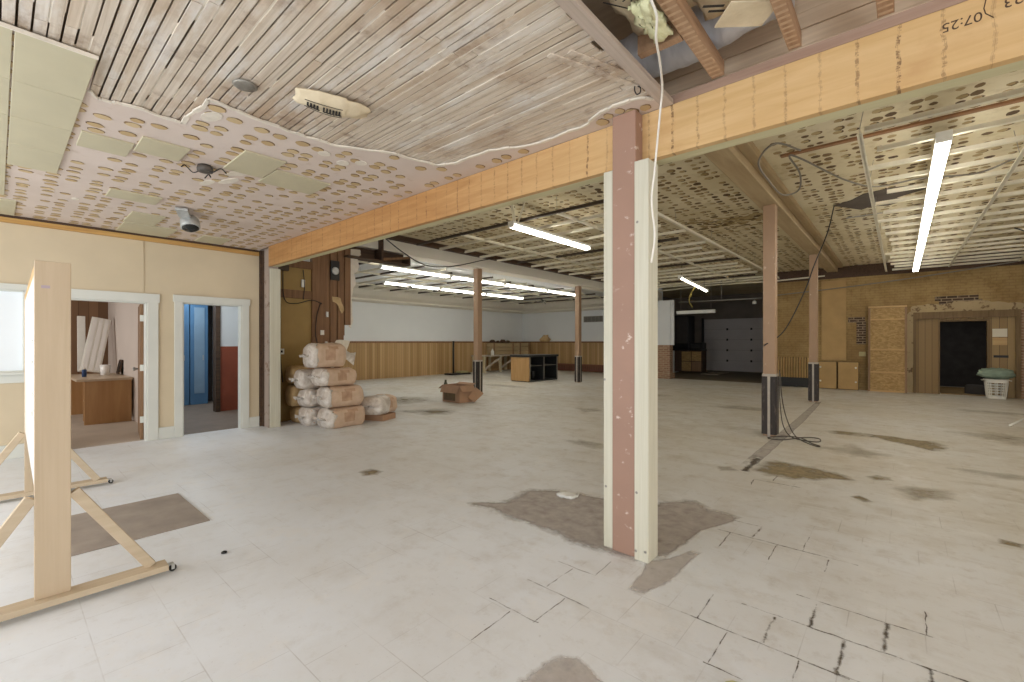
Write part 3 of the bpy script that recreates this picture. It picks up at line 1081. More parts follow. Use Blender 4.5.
# office behind the first door
of = MB()
of.box(-13.4, -13.3, -2.0, 1.64, 0, 2.9, 0)
of.box(-13.3, XL - T, 1.62, 1.72, 0, 2.9, 1)
of.box(-13.3, XL - T, -2.1, -2.0, 0, 2.9, 1)
of.box(-13.3, XL - T, -2.0, 1.64, 2.75, 2.85, 1)
of.box(-13.3, XL - T + 0.02, -2.0, 1.62, 0.001, 0.004, 2)
struct('wall_office', of, [M['brown_groove'], plain('grey_white_office_wall', rgb(206, 196, 188), 0.75, 0, 0.04, 1), M['office_floor']])
for nm, mm, boxes in (('wall_hall_end', [M['maroon'], M['white_wall'], M['brown_dark']], ((-10.6, -10.5, 2.98, 3.5, 0, 1.33, 0), (-10.6, -10.5, 2.98, 3.5, 1.33, 2.9, 1), (-10.62, -10.44, 2.90, 2.98, 0, 2.7, 2))),
                      ('wall_hall_right', [M['white_wall']], ((-12.6, XL - T - 0.2, 3.42, 3.52, 0, 2.9, 0),)),
                      ('wall_hall_left', [M['white_wall']], ((-12.6, XL - T, 1.72, 1.76, 0, 2.9, 0),)),
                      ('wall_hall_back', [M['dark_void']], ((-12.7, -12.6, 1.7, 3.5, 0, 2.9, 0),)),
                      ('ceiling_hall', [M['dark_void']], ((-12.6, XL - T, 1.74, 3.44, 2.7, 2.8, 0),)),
                      ('floor_hall', [M['hall_floor']], ((-12.6, XL - T + 0.02, 1.76, 3.42, 0.001, 0.004, 0),))):
    hl = MB()
    for b in boxes:
        hl.box(*b)
    struct(nm, hl, mm)
# right-hand room lining, shop front behind the camera, right wall
wf = MB()
for a, b in ((-8.3, -7.2), (-2.0, -0.4), (4.8, 7.2)):
    wf.box(a, b, -4.12, -4.0, 0, 3.7)
for a, b in ((-7.2, -2.0), (-0.4, 4.8)):
    wf.box(a, b, -4.12, -4.0, 0, 0.6)
    wf.box(a, b, -4.12, -4.0, 2.7, 3.7)
struct('wall_front', wf, M['wall_cream'])
wr = MB()
wr.box(7.0, 7.12, -4.0, 1.5, 0, 3.7)
wr.box(7.0, 7.12, 6.5, 17.0, 0, 3.7)
wr.box(7.0, 7.12, 1.5, 6.5, 0, 0.8)
wr.box(7.0, 7.12, 1.5, 6.5, 2.7, 3.7)
struct('wall_right', wr, M['ochre_wall'])

# back wall, right-hand part, with the doorway into the dark storeroom
DX0, DX1, DZ = 0.82, 1.70, 1.97
wb = MB()
wb.box(-3.15, 0.30, YB, YB + 0.25, 0, ZR, 0)
wb.box(2.24, 7.1, YB, YB + 0.25, 0, ZR, 0)
wb.box(0.30, 2.24, YB, YB + 0.25, 2.30, ZR, 0)
wb.box(0.30, DX0, YB + 0.04, YB + 0.14, 0, 2.06, 1)
wb.box(DX1, 2.24, YB + 0.04, YB + 0.14, 0, 2.06, 1)
wb.box(DX0, DX1, YB + 0.04, YB + 0.14, DZ, 2.06, 1)
wb.box(-3.15, 7.1, YB - 0.05, YB, 3.36, ZR, 5)
wall_back = struct('wall_back', wb, [M['ochre_wall'], M['rough_boards'], M['brick_dark'], M['brick_red'], M['plaster_cut'], M['brown_dark']])
br = MB()
br.box(-1.18, -0.78, YB - 0.006, YB, 2.0, 2.16)
br.box(-0.98, -0.76, YB - 0.008, YB, 1.35, 2.02)
br.box(0.72, 1.55, YB - 0.006, YB, 2.54, 2.66)
br.box(0.80, 1.62, YB - 0.008, YB, 2.42, 2.54)
obj('exposed_brick', br, M['brick_dark'], wall_back)
pl = MB()
pl.prism(jag([(0.20, 2.22), (0.26, 2.42), (0.7, 2.46), (0.85, 2.40), (1.1, 2.52), (1.6, 2.50), (2.0, 2.44), (2.3, 2.40), (2.4, 2.3), (2.30, 2.22), (0.3, 2.22)], 0.02),
         0, 0.02, 0, Matrix.Translation((0, YB, 0)) @ Matrix.Rotation(PI / 2, 4, 'X'))
pl.prism(jag([(0.10, 0.0), (0.12, 2.2), (0.3, 2.3), (0.28, 1.2), (0.26, 0)], 0.02), 0, 0.018, 0, Matrix.Translation((0, YB, 0)) @ Matrix.Rotation(PI / 2, 4, 'X'))
obj('plaster_patch', pl, worn_paint('crumbling_grey_plaster', rgb(178, 158, 122), rgb(112, 90, 66), 0.40, 6, 0.9), wall_back)
fm = MB()
fm.box(0.28, 2.28, YB - 0.05, YB + 0.03, 2.06, 2.24)
fm.box(0.28, 0.335, YB - 0.05, YB + 0.03, 0, 2.06)
fm.box(2.20, 2.28, YB - 0.05, YB + 0.03, 0, 2.06)
fm.box(DX0 - 0.03, DX0, YB + 0.0, YB + 0.14, 0, DZ)
fm.box(DX1, DX1 + 0.05, YB + 0.0, YB + 0.14, 0, DZ)
fm.box(DX0 - 0.03, DX1 + 0.05, YB + 0.0, YB + 0.14, DZ, DZ + 0.05)
struct('trim_4', fm, wood('weathered_door_frame', rgb(104, 84, 58), rgb(142, 118, 84), 'z', 20, 0.8), bevel=0.004)
bp = MB()
bp.box(2.29, 7.0, YB - 0.03, YB, 0, 2.25)
obj('brick_pier', bp, M['brick_red'], wall_back)
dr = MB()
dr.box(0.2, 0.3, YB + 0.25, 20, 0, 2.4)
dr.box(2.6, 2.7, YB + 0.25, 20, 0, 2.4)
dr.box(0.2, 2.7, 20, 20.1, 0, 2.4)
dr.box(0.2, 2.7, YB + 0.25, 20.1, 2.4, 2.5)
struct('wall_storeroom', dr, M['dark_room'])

# recess with the roller door
rc = MB()
rc.box(-9.1, -9.0, 17.3, 23.3, 0, ZR, 0)
rc.box(-3.15, -3.05, YB + 0.2, 23.3, 0, ZR, 0)
rc.box(-9.0, -7.40, 23.2, 23.3, 0, ZR, 0)
rc.box(-7.40, -3.1, 23.2, 23.3, 0, ZR, 0)
rc.box(-9.0, -3.1, 17.25, 23.2, 0.001, 0.004, 1)
struct('wall_recess', rc, [M['recess_wall'], plain('dirty_concrete', rgb(120, 110, 92), 0.8, 0, 0.15, 2)])
gd = MB()
for i in range(5):
    z0 = 0.02 + i * 0.505
    gd.box(-7.38, -3.12, 23.14, 23.19, z0, z0 + 0.497)
    for c in range(4):
        gd.box(-7.25 + c * 1.03, -6.35 + c * 1.03, 23.128, 23.14, z0 + 0.08, z0 + 0.42)
gdo = struct('door_3', gd, M['garage'], bevel=0.006)
hg = MB()
for i in range(4):
    for x in (-6.3, -5.25, -4.2):
        hg.box(x - 0.04, x + 0.04, 23.11, 23.14, 0.47 + i * 0.505, 0.57 + i * 0.505)
obj('hinge', hg, M['black_metal'], gdo)
tr = MB()
tr.box(-7.46, -7.38, 23.0, 23.14, 0, 2.6)
obj('track', tr, M['black_metal'], gdo)

# left room: white walls over a pine wainscot
XW, YW = -15.25, 18.4
wlr = MB()
wlr.box(XW - 0.12, XW, 3.4, YW + 0.1, 1.42, 3.5)
wlr.box(XW - 0.12, XW, 3.4, YW + 0.1, 0, 1.42)
wl2 = struct('wall_far_left', wlr, M['white_wall'])
wn = MB()
wn.box(XW, XW + 0.02, 3.4, YW, 0.0, 1.38)
obj('wainscot', wn, M['wainscot'], wl2)
rl = MB()
rl.box(XW, XW + 0.045, 3.4, YW, 1.38, 1.45)
obj('rail', rl, M['brown_old'], wl2)
wbk = MB()
wbk.box(XW, -7.6, YW, YW + 0.12, 0, 3.7)
wb2 = struct('wall_back_left', wbk, M['white_wall'])
wn = MB()
wn.box(XW + 0.02, -7.6, YW - 0.02, YW, 0, 1.38)
obj('wainscot', wn, M['wainscot'], wb2)
rl = MB()
rl.box(XW + 0.045, -7.6, YW - 0.045, YW, 1.38, 1.45)
obj('rail', rl, M['brown_old'], wb2)
sf = MB()
prof = [(0.0, 2.92), (0.0, 3.5), (0.78, 3.5), (0.78, 3.30), (0.62, 3.14), (0.30, 3.04), (0.30, 2.98), (0.12, 2.92)]
sf.prism(prof, 3.5, YW, 0, Matrix(((1, 0, 0, XW), (0, 0, 1, 0), (0, 1, 0, 0), (0, 0, 0, 1))))
sf.prism(prof, XW, -7.6, 0, Matrix(((0, 0, 1, 0), (-1, 0, 0, YW), (0, 1, 0, 0), (0, 0, 0, 1))))
struct('trim_5', sf, M['cream_soffit'])
# end of the white partition by the recess, brick stub beneath
we = MB()
we.box(-7.9, -6.75, 17.15, 17.30, 1.30, 3.0, 0)
we.box(-7.9, -6.62, 17.20, 17.26, 1.30, 3.05, 0)
wen = struct('wall_recess_left', we, M['white_wall'])
bk = MB()
bk.box(-7.3, -6.72, 17.05, 17.35, 0.0, 1.30)
bk.box(-7.5, -6.66, 16.9, 17.4, 0.0, 0.22)
obj('brick_stub', bk, M['brick_red'], wen)
wsoff = MB()
wsoff.box(-8.75, -8.28, 3.2, YW, 3.37, ZR)
struct('trim_6', wsoff, M['cream_soffit'])

# ------------------------------------------------------------------ big beam, ledger, joists
bt = thing('ceiling_beam', 'long orange plywood beam with rows of nail marks crossing the room overhead', 'beam', (-0.4, BY, 2.64))
x0, x1 = -7.66 + 0.4, 7.0 + 0.4
b1 = MB()
b1.box(x0, x1, 0.0, 0.05, 0, 0.315)
obj('plywood_face', b1, M['beam'], bt)
b2 = MB()
b2.box(x0, x1, 0.05, 0.145, 0.0, 0.315)
obj('back_plank', b2, M['beam_under'], bt)


def text_mesh(name, body, size, mat, M4, parent, extrude=0.0006, offset=0.0):
    cu = bpy.data.curves.new(name, 'FONT')
    cu.body = body
    cu.size = size
    cu.extrude = extrude
    cu.offset = offset
    cu.align_x = 'LEFT'
    tmp = bpy.data.objects.new(name + '_curve', cu)
    C.objects.link(tmp)
    dg = bpy.context.evaluated_depsgraph_get()
    dg.update()
    me = bpy.data.meshes.new_from_object(tmp.evaluated_get(dg))
    bpy.data.objects.remove(tmp)
    me.name = name
    me.materials.clear()
    me.materials.append(mat)
    me.transform(M4)
    o = bpy.data.objects.new(name, me)
    C.objects.link(o)
    o.parent = parent
    return o


# marker writing, upside down on the beam face: the text's left end lies to the right
RX = Matrix.Rotation(PI / 2, 4, 'X')           # text stands up, facing -Y
FLIP = Matrix.Rotation(PI, 4, 'Y')             # turned half round in its own plane
TXT = [('07:25', 0.277, 2.885, 0.060), ('5-23', 0.447, 2.905, 0.060)]
for body, tx, tz, sz in TXT:
    M4 = Matrix.Translation((tx + 0.4, -0.0004, tz - 2.64)) @ RX @ Matrix.Rotation(PI, 4, 'Z')
    text_mesh('marker_writing', body, sz, M['pencil'], M4, bt)
# ink line, hook shaped, between the two numbers
ink = MB()
ink.tube([(0.4 + 0.288, -0.0006, 0.30), (0.4 + 0.280, -0.0006, 0.255), (0.4 + 0.285, -0.0006, 0.230), (0.4 + 0.310, -0.0006, 0.200)], 0.0022, 5)
obj('marker_line', ink, M['pencil'], bt)
RXZ = RX @ FLIP

lg = MB()
lg.box(-1.14, 7.0, BY + 0.0, BY + 0.09, 2.957, 3.012)
tag(obj('ledger_board', lg, M['ledger']), 'worn red-brown ledger board lying along the top of the orange beam', 'board')
bw = MB()
z = 3.02
k = 0
while z < 3.72:
    bw.box(-8.2, 7.1, 3.02 + 0.006 * (k % 2), 3.05, z, z + 0.092)
    z += 0.097
    k += 1
struct('wall_above_beam', bw, wood('pale_grey_boarding', rgb(206, 180, 152), rgb(238, 216, 188), 'x', 22, 0.85))

JO = [(-0.86, -0.79), (-0.46, -0.40), (-0.085, -0.02), (0.30, 0.36), (0.68, 0.74)]
jl = ['rough joist over the grey duct, nearest the torn lath edge', 'rough joist at the right end of the grey duct', 'rough joist right of the bare grey boarding',
      'rough joist above the marker writing on the beam', 'rough joist furthest right above the beam']
for (a, b), lab in zip(JO, jl):
    j = MB()
    j.box(a, b, -4.0, BY - 0.02, 3.013, 3.092)
    yv = 0.5
    while yv < BY - 0.05:                      # pale ghosts of the lath on the underside
        j.box(a + 0.004, b - 0.004, yv, yv + rnd.uniform(.012, .022), 3.0122, 3.0135, 1)
        yv += 0.047
    tag(obj('joist', j, [M['joist'], M['joist_pale']]), lab, 'joist', 'joists in the opened ceiling bay')
eb = MB()
eb.box(-1.17, -1.10, -2.2, BY - 0.01, ZC - 0.012, ZC + 0.02)
tag(obj('edge_batten', eb, wood('pale_edge_batten', rgb(168, 152, 138), rgb(204, 190, 178), 'y', 30, 0.8)), 'pale grey batten along the edge of the opened ceiling bay', 'batten')
sb = MB()
sb.bar((-1.43, 1.95, ZC + 0.009), (-1.20, 2.55, ZC + 0.009), 0.035, 0.009)
sb.bar((-1.33, 2.0, ZC + 0.008), (-1.19, 2.37, ZC + 0.008), 0.03, 0.009)
tag(obj('loose_slat', sb, M['lath']), 'two loose wood slats nailed beside the pale batten', 'slats')
cb_ = MB()
cb_.box(-1.10, -0.865, 2.33, 2.38, 3.013, 3.12)
tag(obj('blocking', cb_, M['joist']), 'short wood block between batten and joist under the glass wool', 'block')

# grey wrapped duct above the joists
du = MB()
ax = []
for i in range(30):
    t = i / 29
    ax.append((-1.45 + 1.02 * t, 2.72 + 0.03 * math.sin(t * 5), 3.255 + 0.008 * math.sin(t * 9) + 0.03 * t))
nn = 22
vs = []
for i, c in enumerate(ax):
    for j_ in range(nn):
        g = 2 * PI * j_ / nn
        r = 0.143 + 0.010 * noise.noise(Vector((i * 0.55, math.cos(g) * 1.4, math.sin(g) * 1.4))) + (0.006 if i % 5 == 0 else 0)
        vs.append((c[0], c[1] + r * math.cos(g), c[2] + r * math.sin(g)))
fs = [(i * nn + j_, i * nn + (j_ + 1) % nn, (i + 1) * nn + (j_ + 1) % nn, (i + 1) * nn + j_) for i in range(29) for j_ in range(nn)]
du.add(vs, fs, 0, True)
du.f += [list(range(nn)), list(range(29 * nn, 30 * nn))]
du.m += [0, 0]
du.s += [False, False]
tag(obj('wrapped_duct', du, M['duct']), 'fat grey foil-wrapped duct lying over the joists', 'duct')


def batt(name, x0, x1, y0, y1, z, mat, label, cat, seed, th=0.05, print_text=None, sag=0.05):
    n1, n2 = 14, 12
    t = thing(name, label, cat, ((x0 + x1) / 2, (y0 + y1) / 2, z))
    mb = MB()
    vs = []
    for s in (0, 1):
        for i in range(n1 + 1):
            for j in range(n2 + 1):
                u, v = i / n1, j / n2
                q = noise.noise(Vector((u * 3 + seed, v * 3, s * 3.0)))
                e = noise.noise(Vector((u * 7 + seed, v * 7, 5)))
                x = (u - .5) * (x1 - x0) + 0.03 * e
                yy = (v - .5) * (y1 - y0) + 0.03 * noise.noise(Vector((u * 6, v * 6, seed + 3)))
                zz = -sag * math.sin(PI * u) * math.sin(PI * v) + 0.03 * q + s * th
                vs.append((x, yy, zz))
    w_ = n2 + 1
    o_ = (n1 + 1) * w_
    fs = []
    for i in range(n1):
        for j in range(n2):
            a = i * w_ + j
            fs.append((a, a + 1, a + w_ + 1, a + w_))
            fs.append((o_ + a, o_ + a + w_, o_ + a + w_ + 1, o_ + a + 1))
    for i in range(n1):
        fs.append((i * w_, (i + 1) * w_, o_ + (i + 1) * w_, o_ + i * w_))
        fs.append((i * w_ + n2, o_ + i * w_ + n2, o_ + (i + 1) * w_ + n2, (i + 1) * w_ + n2))
    for j in range(n2):
        fs.append((j, o_ + j, o_ + j + 1, j + 1))
        fs.append((n1 * w_ + j, n1 * w_ + j + 1, o_ + n1 * w_ + j + 1, o_ + n1 * w_ + j))
    mb.add(vs, fs, 0, True)
    obj('batt', mb, mat, t)
    return t


ip = batt('insulation_paper', -1.085, -0.875, 1.60, 2.31, 3.10, M['kraft_paper'], 'kraft insulation paper with black printing beside the pale batten', 'insulation', 2.0, 0.02, None, 0.03)
DOWN = Matrix.Rotation(PI, 4, 'X')             # text that reads from below
text_mesh('printing', '177C', 0.075, M['paper_black'], Matrix.Translation((-0.075, -0.06, -0.052)) @ Matrix.Rotation(math.radians(52), 4, 'Z') @ DOWN, ip)
for a, b, c, d in ((-0.095, -0.05, 0.0, 0.10), (-0.03, -0.10, 0.055, 0.03)):
    pln = MB()
    pln.bar((a, b, -0.052), (c, d, -0.052), 0.006, 0.002)
    obj('printed_line', pln, M['paper_black'], ip)
batt('glass_wool', -0.985, -0.885, 1.98, 2.29, 3.005, M['glass_wool'], 'yellow-green glass wool bulging beside the first joist', 'insulation', 7.0, 0.025, None, 0.025)
i2 = batt('insulation_paper', -0.78, -0.47, 1.75, 2.46, 3.12, M['kraft_paper'], 'crumpled kraft insulation paper between the two joists above the duct', 'insulation', 11.0, 0.03, None, 0.04)
batt('insulation_batt', -1.15, -0.46, 0.9, 2.50, 3.25, M['kraft_paper'], 'wide kraft-faced batt high above the joists, behind the printed paper', 'insulation', 15.0, 0.06, None, 0.05)
for a, b, c, d in ((-.10, .15, -.02, .21), (-.09, .20, -.01, .26), (-0.02, 0.05, 0.03, 0.09)):
    pk = MB()
    pk.bar((a, b, -0.066), (c, d, -0.066), 0.014, 0.002)
    obj('printing', pk, M['paper_black'], i2)
cbd = MB()
cbd.bar((-0.66, 2.34, 3.03), (-0.48, 2.50, 3.04), 0.17, 0.008)
tag(obj('cardboard_sheet', cbd, M['kraft_paper']), 'stiff tan paper sheet hanging in front of the grey duct end', 'cardboard sheet')
clp = MB()
clp.tube([(-0.30, 2.5, 3.12), (-0.22, 2.56, 3.08), (-0.17, 2.60, 3.11), (-0.14, 2.66, 3.05)], 0.014, 8)
clp.tube([(-0.20, 2.5, 3.14), (-0.19, 2.62, 3.06)], 0.018, 8)
tag(obj('pipe_clamp', clp, M['galv']), 'small galvanised pipe clamp hanging between the right-hand joists', 'clamp')

# ------------------------------------------------------------------ the clad column
ct = thing('support_column', 'tall brown support column between two pale upright planks in the foreground', 'column', (-1.40, 2.82, 0))
c1 = MB()
c1.box(-0.085, 0.085, -0.065, 0.10, 0, 2.955)
obj('core_post', c1, M['column_core'], ct, bevel=0.006)
for nm, a, b, y0, tz in (('plank', -0.160, -0.088, -0.05, 2.60), ('plank', 0.088, 0.185, -0.09, 2.60)):
    p = MB()
    p.box(a, b, y0, 0.06, 0, tz)
    obj(nm, p, M['plank_pale'], ct, bevel=0.005)
kn = MB()
for (x, zz) in ((-0.15, 1.16), (0.10, 0.06), (0.165, 0.07), (0.105, 0.44), (-0.14, 0.42), (0.11, 2.2)):
    kn.lathe([(0.006, 0), (0.009, 0.003)], 10, 0, Matrix.Translation((x, -0.05 if x < 0 else -0.09, zz)) @ Matrix.Rotation(PI / 2, 4, 'X'))
obj('screw', kn, M['steel_dull'], ct)

# plank at the wall end of the beam
ep = MB()
ep.box(-7.89, -7.85, 2.96, 3.12, 0, 2.64)
tag(obj('end_plank', ep, M['plank_pale'], bevel=0.004), 'pale upright plank under the left end of the orange beam', 'plank')

# ------------------------------------------------------------------ square posts with dark sleeves
pp = thing('post', 'tan square post with dark sleeve, coiled black wire at its foot', 'post', (-1.49, 7.70, 0), 0, 'square posts under the roof beams')
q = MB()
q.box(-0.082, 0.082, -0.082, 0.082, 0, 3.486)
obj('shaft', q, M['post_brown'], pp, bevel=0.008)
for side in range(4):
    Mr = Matrix.Rotation(side * PI / 2, 4, 'Z')
    for a, b in ((-0.084, -0.020), (0.020, 0.084)):
        q = MB()
        q.box(a, b, -0.100, -0.0825, 0.03, 0.90, 0, Mr)
        obj('sleeve_panel', q, M['sleeve'], pp, bevel=0.003)
    q = MB()
    q.box(-0.019, 0.019, -0.095, -0.0825, 0.0, 0.92, 0, Mr)
    obj('sleeve_strip', q, M['sleeve_edge'], pp, bevel=0.003)
q = MB()
q.box(-0.094, 0.094, -0.094, 0.094, 0.902, 0.94)
obj('collar', q, M['sleeve_edge'], pp, bevel=0.004)
copy_thing(pp, (-1.55, 12.72, 0), 0, 'tan square post with dark sleeve standing before the ochre panels')
copy_thing(pp, (-8.52, 8.42, 0), 0, 'tan square post with dark sleeve just behind the cardboard box')
copy_thing(pp, (-8.52, 13.36, 0), 0, 'tan square post with dark sleeve right of the black counter')

# ------------------------------------------------------------------ secondary beams
s1 = MB()
s1.box(-1.64, -1.38, 3.05, 16.2, 3.49, ZR - 0.002)
s1.box(-1.38, -1.26, 3.05, 16.2, 3.60, ZR - 0.002)
tag(obj('roof_beam', s1, wood('tan_boxed_beam', rgb(156, 134, 100), rgb(186, 166, 130), 'y', 10, 0.7), bevel=0.01), 'tan boxed roof beam carried by the two right-hand posts', 'beam')
s2 = MB()
s2.box(-8.22, -8.06, 3.1, YB, 3.60, ZR - 0.001)
tag(obj('roof_beam', s2, M['brown_dark'], bevel=0.006), 'dark brown roof beam beside the cream soffit', 'beam')
# hanging cable loops on the tan beam
hc = MB()
hc.tube(smooth_path([(-0.88, 6.15, 3.66), (-1.0, 5.4, 3.52), (-1.22, 5.70, 3.47), (-1.23, 6.35, 3.42), (-1.22, 7.1, 3.45), (-1.05, 7.2, 3.5), (-0.96, 6.68, 3.56), (-0.98, 6.1, 3.6), (-0.86, 6.2, 3.56), (-0.53, 7.14, 3.5), (-0.23, 7.6, 3.47), (0.15, 7.6, 3.475), (0.40, 7.7, 3.475), (0.75, 7.9, 3.5), (1.04, 7.45, 3.5), (1.5, 6.9, 3.52)], 8), 0.011, 7)
tag(obj('hanging_cable', hc, M['cable_grey']), 'grey cable looping from the tan beam across the right-hand lights', 'cable')

# ------------------------------------------------------------------ suspended ceiling grids
def grid(label, x0, x1, ys, z, runners, dark_every=0, seed=0):
    r = random.Random(seed)
    t = thing('ceiling_grid', label, 'ceiling grid', ((x0 + x1) / 2, (ys[0] + ys[-1]) / 2, z))
    ox, oy = (x0 + x1) / 2, (ys[0] + ys[-1]) / 2
    for i, yv in enumerate(ys):
        mb = MB()
        dk = dark_every and i % dark_every == 0
        xa, xb = x0 - ox + r.uniform(0, .2), x1 - ox - r.uniform(0, .5)
        dz = r.uniform(-.015, .015)
        mb.box(xa, xb, yv - oy - 0.026, yv - oy + 0.026, dz, dz + 0.006)
        mb.box(xa, xb, yv - oy - 0.003, yv - oy + 0.003, dz, dz + 0.05)
        obj('cross_bar', mb, M['grid_dark'] if dk else M['grid_white'], t)
    for xv in runners:
        mb = MB()
        mb.box(xv - ox - 0.022, xv - ox + 0.022, ys[0] - oy, ys[-1] - oy, -0.012, -0.006)
        mb.box(xv - ox - 0.003, xv - ox + 0.003, ys[0] - oy, ys[-1] - oy, -0.012, 0.04)
        obj('main_bar', mb, M['grid_white'], t)
    mb = MB()
    for xv in runners:
        for yv in ys[::3]:
            mb.tube([(xv - ox, yv - oy, 0.03), (xv - ox + r.uniform(-.05, .05), yv - oy, ZR - z - 0.002 if x0 > -8.3 else 0.14)], 0.003, 5)
    obj('hanger_wire', mb, M['steel_dull'], t)
    return t


grid('white bare ceiling grid at right behind the long hanging lights', -0.30, 4.0, [5.35 + 0.61 * i for i in range(19)], 3.40, [-0.29, 0.97, 2.2, 3.4], 0, 3)
grid('patchy white and rusty ceiling grid behind the clad column', -7.6, -2.86, [5.7 + 0.61 * i for i in range(18)], 3.42, [-6.2, -4.02, -2.86], 5, 4)
grid('white and rusty ceiling grid in the left room beyond the soffit', -14.3, -8.9, [4.6 + 0.61 * i for i in range(22)], 3.30, [-13.2, -11.0, -9.6], 2, 5)
fs_ = MB()
fs_.bar((-1.1, 6.28, ZR - 0.012), (3.5, 6.28, ZR - 0.012), 0.07, 0.022)
tag(obj('furring_strip', fs_, wood('brown_furring_strip', rgb(130, 92, 62), rgb(164, 124, 88), 'x', 24, 0.8)), 'brown wood furring strip nailed across the ceiling near the first right-hand light', 'strip')


# ------------------------------------------------------------------ fluorescent lights
def fixture(label, loc, length, lit, rz=0.0, ry=0.0, group=None, tubes=2, power=None, lamp=True, mat=None):
    """long strip fixture along local Y, its tubes below the housing"""
    t = thing('fluorescent_light', label, 'light', loc, rz, group)
    t.rotation_euler = (ry, 0, rz)
    h = MB()
    L = length / 2
    h.prism([(-0.055, 0.05), (0.055, 0.05), (0.055, 0.012), (0.035, 0.0), (-0.035, 0.0), (-0.055, 0.012)], -L, L, 0, Matrix(((1, 0, 0, 0), (0, 0, 1, 0), (0, 1, 0, 0), (0, 0, 0, 1))))
    obj('housing', h, M['white_enamel'], t)
    xs = (-0.035, 0.035) if tubes == 2 else (0.0,)
    for x in xs:
        tb = MB()
        tb.tube([(x, -L + 0.03, -0.028), (x, L - 0.03, -0.028)], 0.019, 10)
        obj('tube', tb, mat or (M['tube_lit'] if lit else M['tube_off']), t)
    for s in (-1, 1):
        e = MB()
        e.box(-0.058, 0.058, s * (L - 0.02), s * (L + 0.004), -0.048, 0.053)
        obj('end_cap', e, M['white_enamel'], t, bevel=0.004)
    return t


XR = 0.31
for i, lab in enumerate(('nearest of the hanging right-hand light row, steel end plate towards us', 'second light from the near end of the right-hand row',
                         'third light from the near end of the right-hand row', 'farthest light of the right-hand row, next to the ochre wall')):
    fixture(lab, (XR, 5.75 + 1.27 + i * 2.56, 3.33), 2.5, True, 0, 0, 'right-hand row of hanging lights', 2, None)
fixture('single lit light hanging just left of the clad column', (-4.70, 6.56, 3.30), 2.35, True, 0, 0, None, 2, None)
fixture('lit warm light hanging aslant right of the clad column far back', (-4.85, 14.25, 3.22), 2.4, True, 0, math.radians(-4.5), None, 1, None, True, M['tube_warm'])
for row, (x, ys, nm) in enumerate(((-9.3, [5.95 + 2.2 * i for i in range(4)], 'nearer the posts'), (-11.7, [7.6 + 2.2 * i for i in range(3)], 'nearer the wainscot wall'))):
    for i, y0 in enumerate(ys):
        fixture(('first', 'second', 'third', 'fourth')[i] + ' light from the near end of the left-room row ' + nm, (x, y0 + 1.07, 3.22), 2.12, True, 0, 0,
                'two rows of lights in the left room', 2, None)
sl = MB()
sl.box(-6.45, -5.05, 17.0, 17.12, 2.52, 2.60)
sl.box(-6.45, -5.05, 17.03, 17.09, 2.48, 2.52)
tag(obj('strip_light', sl, M['white_enamel'], bevel=0.006), 'unlit white strip light hanging across the dark recess', 'light')
wr_ = MB()
for x in (-6.3, -5.2):
    wr_.tube([(x, 17.06, 2.6), (x, 17.06, ZR)], 0.006, 5)
obj('hanger_wire', wr_, M['steel_dull'], bpy.data.objects['strip_light'])

# ------------------------------------------------------------------ things on the front ceiling
def ceil_tile(x0, x1, y0, y1, label, group=None, ang=0.0, dz=0.0):
    t = MB()
    w_, d_ = (x1 - x0) / 2, (y1 - y0) / 2
    t.box(-w_ + .002, w_ - .002, -d_ + .002, d_ - .002, -0.014, 0.0)
    o = tag(obj('ceiling_tile', t, M['tile_cream'], bevel=0.003), label, 'ceiling tile', group)
    o.location = ((x0 + x1) / 2, (y0 + y1) / 2, ZC - 0.0005 - dz)
    o.rotation_euler = (0, 0, ang)
    return o


eg = MB()
eg.bar((-3.272, -0.32, ZC - 0.007), (-3.272, 0.36, ZC - 0.007), 0.012, 0.018)
obj('tile_edge', eg, M['plaster_cut'], ceil_front)
GT = 'cream tiles left up at the left end of the ceiling'
LT = 'cream fibre ceiling tile in the unbroken left-hand patch beside the wood lath'
for i in range(4):
    ceil_tile(-3.28 - 0.625 * (i + 1), -3.28 - 0.625 * i, 0.055, 0.358, LT, GT)
for i in range(6):
    ceil_tile(-3.28 - 0.625 * (i + 1), -3.28 - 0.625 * i, -0.255, 0.052, LT, GT)
for i in range(2):
    ceil_tile(-7.25 - 0.42 * (i + 1), -7.25 - 0.42 * i, -0.18, 0.14, 'cream ceiling tile left above the window by the pine wall plate', 'cream tiles above the window')
ceil_tile(-4.83, -4.48, 0.40, 0.70, 'single cream tile touching the corner of the left-hand tile patch')
ceil_tile(-4.62, -4.26, 0.71, 1.01, 'single cream tile between the tile patch and the round black outlet box')
ceil_tile(-4.50, -3.95, 1.30, 1.62, 'large cream tile right of the round black outlet box')
ceil_tile(-4.62, -4.18, 1.63, 2.13, 'cream tile touching the far corner of the large tile by the outlet box')
ceil_tile(-6.28, -5.94, 0.74, 1.16, 'cream tile on the ceiling left of the can light, with a dark scuff')
ceil_tile(-8.10, -7.45, 1.06, 1.62, 'cream tile by the wall plate under the can light')
ceil_tile(-7.42, -6.80, 1.04, 1.36, 'cream tile left of the can light, torn at its edge')
ceil_tile(-8.05, -7.55, 1.95, 2.30, 'cream tile by the wall plate above the second doorway')

